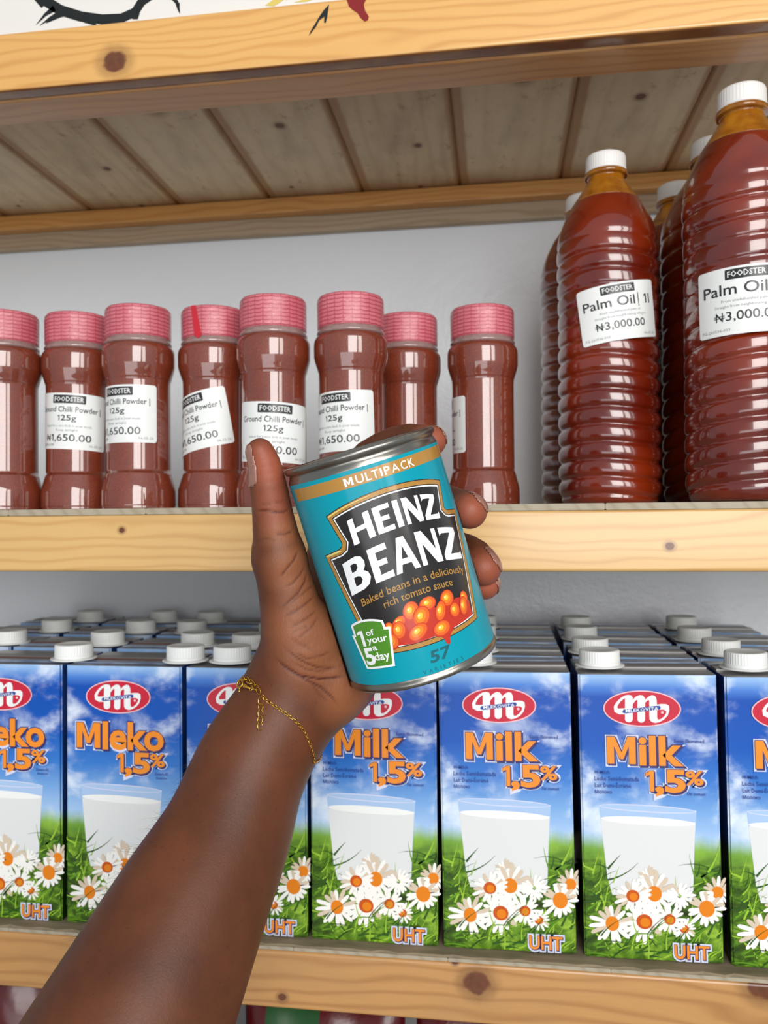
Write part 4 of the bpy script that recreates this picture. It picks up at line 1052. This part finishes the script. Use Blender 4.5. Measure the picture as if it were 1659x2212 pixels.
# skin detail: flexion creases found by casting the crease lines on to the skin
bvh = BVHTree.FromPolygons([tuple(v) for v in V], [tuple(q_) for q_ in Q])
def cast(px, py):
    r_ = bvh.ray_cast(EYE, ray(px, py)); return r_[0], r_[1]
def cr3(P, s_=5.82, ox=540, oy=1150): return [(ox + x_ / s_, oy + y_ / s_) for x_, y_ in P]
CRE = [(cr3([(610, 215), (560, 340), (450, 480), (360, 580)]), 1.0), (cr3([(690, 430), (640, 520), (540, 640), (420, 700)]), .8), (cr3([(720, 500), (690, 620), (610, 760), (480, 880), (360, 970)]), 1.0),
       (cr3([(820, 640), (700, 740), (590, 830), (470, 930)]), .6), (cr3([(820, 790), (700, 900), (560, 1000), (400, 1065)]), .9), (cr3([(850, 970), (720, 1080), (600, 1150), (470, 1200)]), .7),
       (cr3([(870, 1050), (760, 1200), (640, 1310), (560, 1350)]), .6), (cr3([(430, 1440), (560, 1560), (700, 1640), (860, 1700), (1000, 1700), (1170, 1670)]), 1.0),
       (cr3([(300, 1560), (420, 1680), (620, 1800), (860, 1840), (1020, 1835), (1230, 1790)]), 1.5), (cr3([(330, 1590), (500, 1740), (760, 1880), (900, 1950), (1040, 2080), (1130, 2200)]), 1.2),
       (cr3([(780, 1900), (860, 2020), (1000, 2150)]), .6), (cr3([(560, 1500), (720, 1590), (900, 1550), (1050, 1480)]), .7), (cr3([(560, 1380), (700, 1440), (820, 1500)]), .5),
       (cr3([(460, 1490), (620, 1610), (780, 1660)]), .6), (cr3([(480, 1310), (620, 1400), (760, 1420)]), .4), (cr3([(520, 1270), (620, 1210), (760, 1160)]), .4), (cr3([(540, 1620), (700, 1720), (900, 1750), (1080, 1720)]), .6),
       (cr3([(240, 1490), (400, 1495), (560, 1520), (700, 1510), (800, 1440)], 7.37, 520, 900), 1.1), (cr3([(560, 1880), (740, 1860), (850, 1800)], 7.37, 520, 900), .8), (cr3([(540, 1370), (640, 1350), (720, 1320)], 7.37, 520, 900), .5),
       (cr3([(300, 1400), (420, 1380), (520, 1400)], 7.37, 520, 900), .4), (cr3([(230, 1980), (420, 1940), (600, 1990)], 7.37, 520, 900), .4)]
depth = np.zeros(len(V))
for line, amp in CRE:
    L3 = []
    for (x0, y0), (x1, y1) in zip(line, line[1:]):
        m_ = max(2, int(math.hypot(x1 - x0, y1 - y0) / 3))
        for j in range(m_):
            hit, _n = cast(x0 + (x1 - x0) * j / m_, y0 + (y1 - y0) * j / m_)
            if hit is not None: L3.append(hit)
    if len(L3) < 2: continue
    L3 = np.array([tuple(p) for p in L3]); lo_, hi_ = L3.min(0) - 0.003, L3.max(0) + 0.003
    idx = np.where(((V > lo_) & (V < hi_)).all(1))[0]
    dd = np.full(len(idx), 9.0); tt = np.zeros(len(idx))
    for j in range(len(L3) - 1):
        A_, B_ = L3[j], L3[j + 1]; ab = B_ - A_
        if ab @ ab < 1e-12 or ab @ ab > 1e-4: continue
        t = np.clip((V[idx] - A_) @ ab / (ab @ ab), 0, 1); dj = np.linalg.norm(V[idx] - A_ - t[:, None] * ab, axis=1)
        mk = dj < dd; dd[mk] = dj[mk]; tt[mk] = (j + t[mk]) / (len(L3) - 1)
    tap = np.clip(np.minimum(tt, 1 - tt) * 6, 0.15, 1)
    depth[idx] = np.maximum(depth[idx], amp * tap * np.exp(-(dd / 0.00052) ** 2))
V = V - NRM * (depth * 0.00042)[:, None]
me = bpy.data.meshes.new('person'); me.from_pydata([tuple(v) for v in V], [], [tuple(int(i) for i in q_) for q_ in Q])
at_c = me.attributes.new('crease', 'FLOAT', 'POINT'); at_c.data.foreach_set('value', depth.astype(np.float32))
# palm side and fingertips are naturally lighter and pinker
def near(P, c_, r0, r1): d_ = np.linalg.norm(P - np.array(c_), axis=1); return np.clip((r1 - d_) / (r1 - r0), 0, 1)
pink = np.zeros(len(V))
for f_, w_ in zip(FING, (1, 1, 1, 1)):
    tip = f_[-1][0]; ax_ = f_[-1][0] - f_[-4][0]; ax_ /= np.linalg.norm(ax_)
    pink = np.maximum(pink, near(V, tip + ax_ * 0.003 - np.array(RV) * 0.001, 0.004, 0.014))
pink = np.maximum(pink, 0.85 * near(V, at(585, 1000, .375), 0.008, 0.020)); pink = np.maximum(pink, 0.7 * near(V, at(600, 1080, .375), 0.005, 0.02))
palm = np.zeros(len(V))
for px_, py_, z_, r0_, r1_ in ((690, 1300, .39, .010, .026), (700, 1400, .39, .012, .03), (640, 1230, .385, .008, .018), (745, 1490, .40, .010, .022), (650, 1360, .385, 0.006, .022), (612, 1150, .385, .004, .013)):
    palm = np.maximum(palm, near(V, at(px_, py_, z_), r0_, r1_))
for nm, v_ in (('pink', pink), ('palm', palm)):
    at_ = me.attributes.new(nm, 'FLOAT', 'POINT'); at_.data.foreach_set('value', v_.astype(np.float32))
m_skin = mat('skin', (86, 48, 32), rough=0.45, spec=0.32); g = NT(m_skin)
def attr(nm): n_ = g.N.new('ShaderNodeAttribute'); n_.attribute_name = nm; return n_.outputs['Fac']
co = g.coord()
base = g.ramp(g.noise(co, 28, 4, 0.6), [(0.3, lin((82, 43, 24))), (0.7, lin((104, 57, 33)))])
spots = g.step(g.noise(co, 420, 2, 0.5), 0.66, 0.74)
base = g.mix(g.math('MULTIPLY', spots, 0.35), base, lin((62, 30, 20)))
base = g.mix(g.math('MULTIPLY', attr('palm'), 0.8), base, lin((148, 90, 58)))
base = g.mix(g.math('MULTIPLY', attr('pink'), 0.85), base, lin((172, 92, 68)))
base = g.mix(g.math('MULTIPLY', attr('crease'), 0.8), base, lin((78, 32, 18)))
g.L.new(base, g.b.inputs['Base Color'])
g.b.inputs['Subsurface Weight'].default_value = 0.12; g.b.inputs['Subsurface Radius'].default_value = (0.006, 0.002, 0.001); g.b.inputs['Subsurface Scale'].default_value = 0.5
nn = g.noise(g.map(co, (1, 1, 1)), 1300, 3, 0.6); n2 = g.noise(g.map(co, (2.2, 2.2, 0.8), rot=(0, 0.5, 0)), 260, 4, 0.7, 0.8)
g.L.new(g.bump(g.math('ADD', g.math('MULTIPLY', nn, 0.35), g.math('MULTIPLY', n2, g.math('ADD', 0.35, attr('palm')))), 0.35, 0.0006), g.b.inputs['Normal'])
g.L.new(g.math('ADD', 0.36, g.math('MULTIPLY', nn, 0.2)), g.b.inputs['Roughness'])
person = mobj('person', me, m_skin); tag(person, 'person with bare arm raised from lower left, hand gripping the blue bean tin', 'person')

# nails: thin plates lifted off the skin
m_nail = mat('nail', (150, 104, 90), rough=0.28, coat=0.5)
def nail(P0, ax_, dors, hs, ha, s0, lift=0.00035, lab=None):
    """P0 tip joint centre, ax_ finger direction, dors outward direction"""
    ax_ = np.array(ax_) / np.linalg.norm(ax_); dors = np.array(dors); dors = dors - ax_ * (dors @ ax_); dors /= np.linalg.norm(dors); sd_ = np.cross(ax_, dors)
    q_ = V - P0; s_ = q_ @ ax_; dd_ = q_ - s_[:, None] * ax_
    ang = np.arctan2(dd_ @ sd_, dd_ @ dors); rad = np.linalg.norm(dd_, axis=1)
    f_ = ((s_ - s0) / hs) ** 4 + (np.abs(ang) / ha) ** 4
    nd = NRM @ dors
    mk = (f_ < 1.15) & (rad < 0.0125) & ((nd > -0.1))
    fm = mk[Q].all(1); qs = Q[fm]
    if not len(qs): return None
    ids = np.unique(qs); mp_ = {int(v): i for i, v in enumerate(ids)}
    prof_ = np.clip((1.15 - f_[ids]) / 0.35, 0, 1); prof_ = prof_ * prof_ * (3 - 2 * prof_)
    vv = V[ids] + NRM[ids] * (prof_ * lift - 0.00008)[:, None]
    me_ = bpy.data.meshes.new('nail'); me_.from_pydata([tuple(v) for v in vv], [], [tuple(mp_[int(i)] for i in q2) for q2 in qs])
    o_ = mobj('nail', me_, m_nail, person); 
    md = o_.modifiers.new('thick', 'SOLIDIFY'); md.thickness = 0.0003; md.offset = 1
    return o_
rvn, uvn, fwn = [np.array(v) for v in (RV, UV, FW)]
tdir = TH2[-1][0] - TH2[-7][0]
phi_ = math.radians(-70)
nail(TH2[-4][0], tdir, rvn * math.sin(phi_) - fwn * math.cos(phi_), 0.0098, math.radians(46), 0.0008, 0.0004)
for f_, dv in zip(FING, ((.6, .5, .6), (.72, .66, .1), (.74, .62, .1), (.9, .1, .1))):
    ax_ = f_[-1][0] - f_[-4][0]
    nail(f_[-1][0], ax_, rvn * dv[0] + uvn * dv[1] + fwn * dv[2], 0.0065, math.radians(46), 0.0005, 0.0004)

# ------------------------------------------------------------------ bracelet
m_brass = mat('gold_metal', (222, 176, 78), rough=0.2, metal=1.0)
br = thing('bracelet', 'fine gold chain bracelet with lobster clasp worn on the wrist', 'bracelet', tuple(at(600, 1560, .40)))
def on_skin(px, py, lift):
    h_, n_ = cast(px, py)
    return None if h_ is None else (h_ + n_ * lift, n_)
def torus(bm, c_, t_, nrm, R1, R2, wire, seg=14, tube=6):
    t_ = t_.normalized(); n_ = (nrm - t_ * nrm.dot(t_)).normalized(); s_ = t_.cross(n_); rg = []
    for i in range(seg):
        a_ = 2 * PI * i / seg; p_ = c_ + t_ * R1 * math.cos(a_) + s_ * R2 * math.sin(a_)
        o_ = (t_ * R1 * math.cos(a_) * R2 / R1 + s_ * R2 * math.sin(a_)).normalized()
        rg.append([bm.verts.new(p_ + (o_ * math.cos(2 * PI * j / tube) + n_ * math.sin(2 * PI * j / tube)) * wire) for j in range(tube)])
    for i in range(seg):
        for j in range(tube): bm.faces.new((rg[i][j], rg[(i + 1) % seg][j], rg[(i + 1) % seg][(j + 1) % tube], rg[i][(j + 1) % tube]))
def resample(P, sp):
    out = [P[0]]; acc = 0.0
    for (a_, na), (b_, nb_) in zip(P, P[1:]):
        L = (b_ - a_).length; d_ = sp - acc
        while d_ <= L:
            t = d_ / L; out.append((a_.lerp(b_, t), na.lerp(nb_, t).normalized())); d_ += sp
        acc = L - (d_ - sp)
    return out
def chain_obj(name, path, sp, R1, R2, wire):
    bm = bmesh.new(); L = resample(path, sp)
    for i, (p_, n_) in enumerate(L):
        t_ = (L[min(i + 1, len(L) - 1)][0] - L[max(i - 1, 0)][0])
        if t_.length < 1e-7: continue
        side_ = t_.normalized().cross(n_); nn_ = (n_ * 0.92 + side_ * 0.38) if i % 2 else (n_ * 0.6 - side_ * 0.8)
        torus(bm, p_, t_, nn_, R1, R2, wire)
    for v in bm.verts: v.co -= br.location
    return bobj(name, bm, m_brass, br, True)
S2 = lambda P: [(480 + x_ / 5.925, 1420 + y_ / 5.925) for x_, y_ in P]
main = S2([(530, 500), (570, 550), (640, 600), (715, 650), (790, 700), (860, 750), (920, 800), (980, 860), (1040, 940), (1080, 1020), (1120, 1120), (1150, 1200), (1170, 1290), (1172, 1350)])
path = [h_ for h_ in (on_skin(x_, y_, 0.0005) for x_, y_ in main) if h_]
# carry on round the back of the wrist
left = [h_ for h_ in (on_skin(x_, y_, 0.0005) for x_, y_ in S2([(235, 345), (300, 330)])) if h_]
if len(path) > 3 and left:
    cen = Vector(at(595, 1575, .405)); pr, pl = path[-1][0], left[0][0]
    e1 = (pr - cen).normalized(); nrm_ = (pr - cen).cross(pl - cen).normalized(); e2 = Vector(FW); e2 = (e2 - nrm_ * e2.dot(nrm_)).normalized()
    vr, vl = (pr - cen).normalized(), (pl - cen).normalized()
    for i in range(1, 24):
        t = i / 24; dv = (vr * (1 - t) * 1.0 + vl * t + Vector(FW) * math.sin(PI * t) * 1.5).normalized()
        hit = bvh.ray_cast(cen + dv * 0.08, -dv)
        if hit[0] is not None: path.append((hit[0] + hit[1] * 0.0006, hit[1]))
    path.append(left[0])
chain_obj('chain', path, 0.00150, 0.00098, 0.00066, 0.00017)
big = [h_ for h_ in (on_skin(x_, y_, 0.0012) for x_, y_ in S2([(265, 300), (325, 285), (395, 325), (470, 410), (510, 480)])) if h_]
chain_obj('large_links', big, 0.0026, 0.00195, 0.00145, 0.00026)
ext = [h_ for h_ in (on_skin(x_, y_, 0.0009) for x_, y_ in S2([(505, 560), (500, 660), (495, 750), (490, 830), (487, 915)])) if h_]
chain_obj('extender_chain', ext, 0.0029, 0.0019, 0.00145, 0.00024)
# lobster clasp
pc_ = on_skin(*S2([(262, 355)])[0], 0.0016)
if pc_:
    c_, n_ = pc_; pa_ = on_skin(*S2([(380, 405)])[0], 0.0014)[0]; t_ = (pa_ - c_)
    bm = bmesh.new(); torus(bm, c_, t_, n_, 0.0022, 0.0019, 0.00052, 24, 10)
    for i in range(6):
        f0 = 0.5 + i * 0.1
        bmesh.ops.create_uvsphere(bm, u_segments=12, v_segments=8, radius=0.0011 - 0.0001 * i, matrix=Matrix.Translation(c_ + t_ * f0))
    low = on_skin(*S2([(255, 450)])[0], 0.0016)[0]
    bmesh.ops.create_uvsphere(bm, u_segments=12, v_segments=8, radius=0.0007, matrix=Matrix.Translation(low))
    bmesh.ops.create_uvsphere(bm, u_segments=12, v_segments=8, radius=0.0006, matrix=Matrix.Translation(low.lerp(c_, 0.35)))
    torus(bm, pa_ + t_ * 0.12, t_, n_, 0.0009, 0.0009, 0.00026, 14, 6)
    for v in bm.verts: v.co -= br.location
    bobj('clasp', bm, m_brass, br, True)

# fine arm hair on the outer edge of the forearm
m_hair = mat('hair', (20, 14, 12), rough=0.5)
bm = bmesh.new(); rnd = random.Random(3)
for i in range(110):
    t = rnd.random(); px = 560 - 330 * t + rnd.uniform(-26, 40) * (1 if i % 3 else 4); py = 1560 + 480 * t
    h_, n_ = None, None
    for dx in range(0, 260, 3):     # walk in from the left until the skin is met
        r_ = bvh.ray_cast(EYE, ray(px - 190 + dx, py))
        if r_[0] is not None and (r_[0] - EYE).length < 0.46: h_, n_ = r_[0], r_[1]; break
    if h_ is None: continue
    dr = (n_ * 0.8 + Vector(-np.array(uvn)) * rnd.uniform(0.2, 0.9) + Vector(rvn) * rnd.uniform(-0.5, 0.3)).normalized()
    cv = Vector((rnd.uniform(-1, 1), rnd.uniform(-1, 1), rnd.uniform(-1, 0.3))) * 0.5; L = rnd.uniform(0.003, 0.007); prev = None
    for k2 in range(5):
        f0 = k2 / 4; p_ = h_ - n_ * 0.0003 + dr * L * f0 + cv * L * f0 * f0; w_ = 0.00006 * (1 - f0 * 0.8)
        ring_ = [bm.verts.new(p_ + Vector((math.cos(a_), 0, math.sin(a_))) * w_) for a_ in (0, 2.09, 4.19)]
        if prev:
            for j in range(3): bm.faces.new((prev[j], prev[(j + 1) % 3], ring_[(j + 1) % 3], ring_[j]))
        prev = ring_
o = bobj('arm_hair', bm, m_hair, person); o['kind'] = 'stuff'

# ------------------------------------------------------------------ red packs below the lowest shelf
shelf('pine shelf under the milk shelf, below the bottom edge of the picture', E0 - 0.5500, E0 - 0.5876, w_low, [w_plain], w_batten, 0.0022, 0.0, False, set_back=0.0006)
m_red = mat('red_film', (84, 2, 8), rough=0.35, coat=0.3, coat_rough=0.15); g = NT(m_red)
g.L.new(g.bump(g.noise(g.coord(), 40, 3, 0.6, 0.4), 0.35, 0.003), g.b.inputs['Normal'])
m_pgreen = mat('pack_green', (30, 78, 34), rough=0.35)
def pack(label, x, y, rz, lean, green):
    t = thing('foil_pack', label, 'food pack', (x, y, E0 - 0.5474), rz, 'red foil packs below the milk shelf')
    bm = bmesh.new(); W, H, D = 0.125, 0.205, 0.05; nu, nv = 24, 36; G_ = {}
    for sd in (0, 1):
        for i in range(nu + 1):
            for j in range(nv + 1):
                u, v = i / nu, j / nv
                th = D / 2 * (max(0.0, 1 - (2 * u - 1) ** 4)) ** 0.5 * (max(0.0, math.sin(PI * min(max((v - 0.05) / 0.9, 0), 1)))) ** 0.45
                th += 0.0004
                yy = (-th if sd == 0 else th); z = v * H
                G_[sd, i, j] = bm.verts.new(((u - 0.5) * W * (1 - 0.03 * math.sin(PI * v)), yy + lean * z + 0.002 * math.sin(17 * u + 9 * v) * (th > 0.003), z))
    for i in range(nu):
        for j in range(nv):
            f = bm.faces.new((G_[0, i, j], G_[0, i + 1, j], G_[0, i + 1, j + 1], G_[0, i, j + 1]))
            if green and j > nv * 0.72 and 3 < i < 12: f.material_index = 1
            bm.faces.new((G_[1, i, j], G_[1, i, j + 1], G_[1, i + 1, j + 1], G_[1, i + 1, j]))
    for j in range(nv):
        bm.faces.new((G_[0, 0, j], G_[0, 0, j + 1], G_[1, 0, j + 1], G_[1, 0, j])); bm.faces.new((G_[0, nu, j], G_[1, nu, j], G_[1, nu, j + 1], G_[0, nu, j + 1]))
    for i in range(nu):
        bm.faces.new((G_[0, i, 0], G_[1, i, 0], G_[1, i + 1, 0], G_[0, i + 1, 0])); bm.faces.new((G_[0, i, nv], G_[0, i + 1, nv], G_[1, i + 1, nv], G_[1, i, nv]))
    bobj('pouch', bm, [m_red, m_pgreen], t, True)
pack('dark red foil pack at the bottom left corner, under the milk shelf', -0.400, 0.61, 0.22, 0.0, False)
pack('red foil pack with green patch just right of the forearm, under the milk shelf', -0.135, 0.60, -0.05, 0.0, True)
pack('red foil pack almost hidden behind the forearm, under the milk shelf', -0.266, 0.60, 0.0, 0.0, False)
pack('red foil pack below the middle of the lowest milk shelf', -0.003, 0.60, 0.04, 0.0, False)
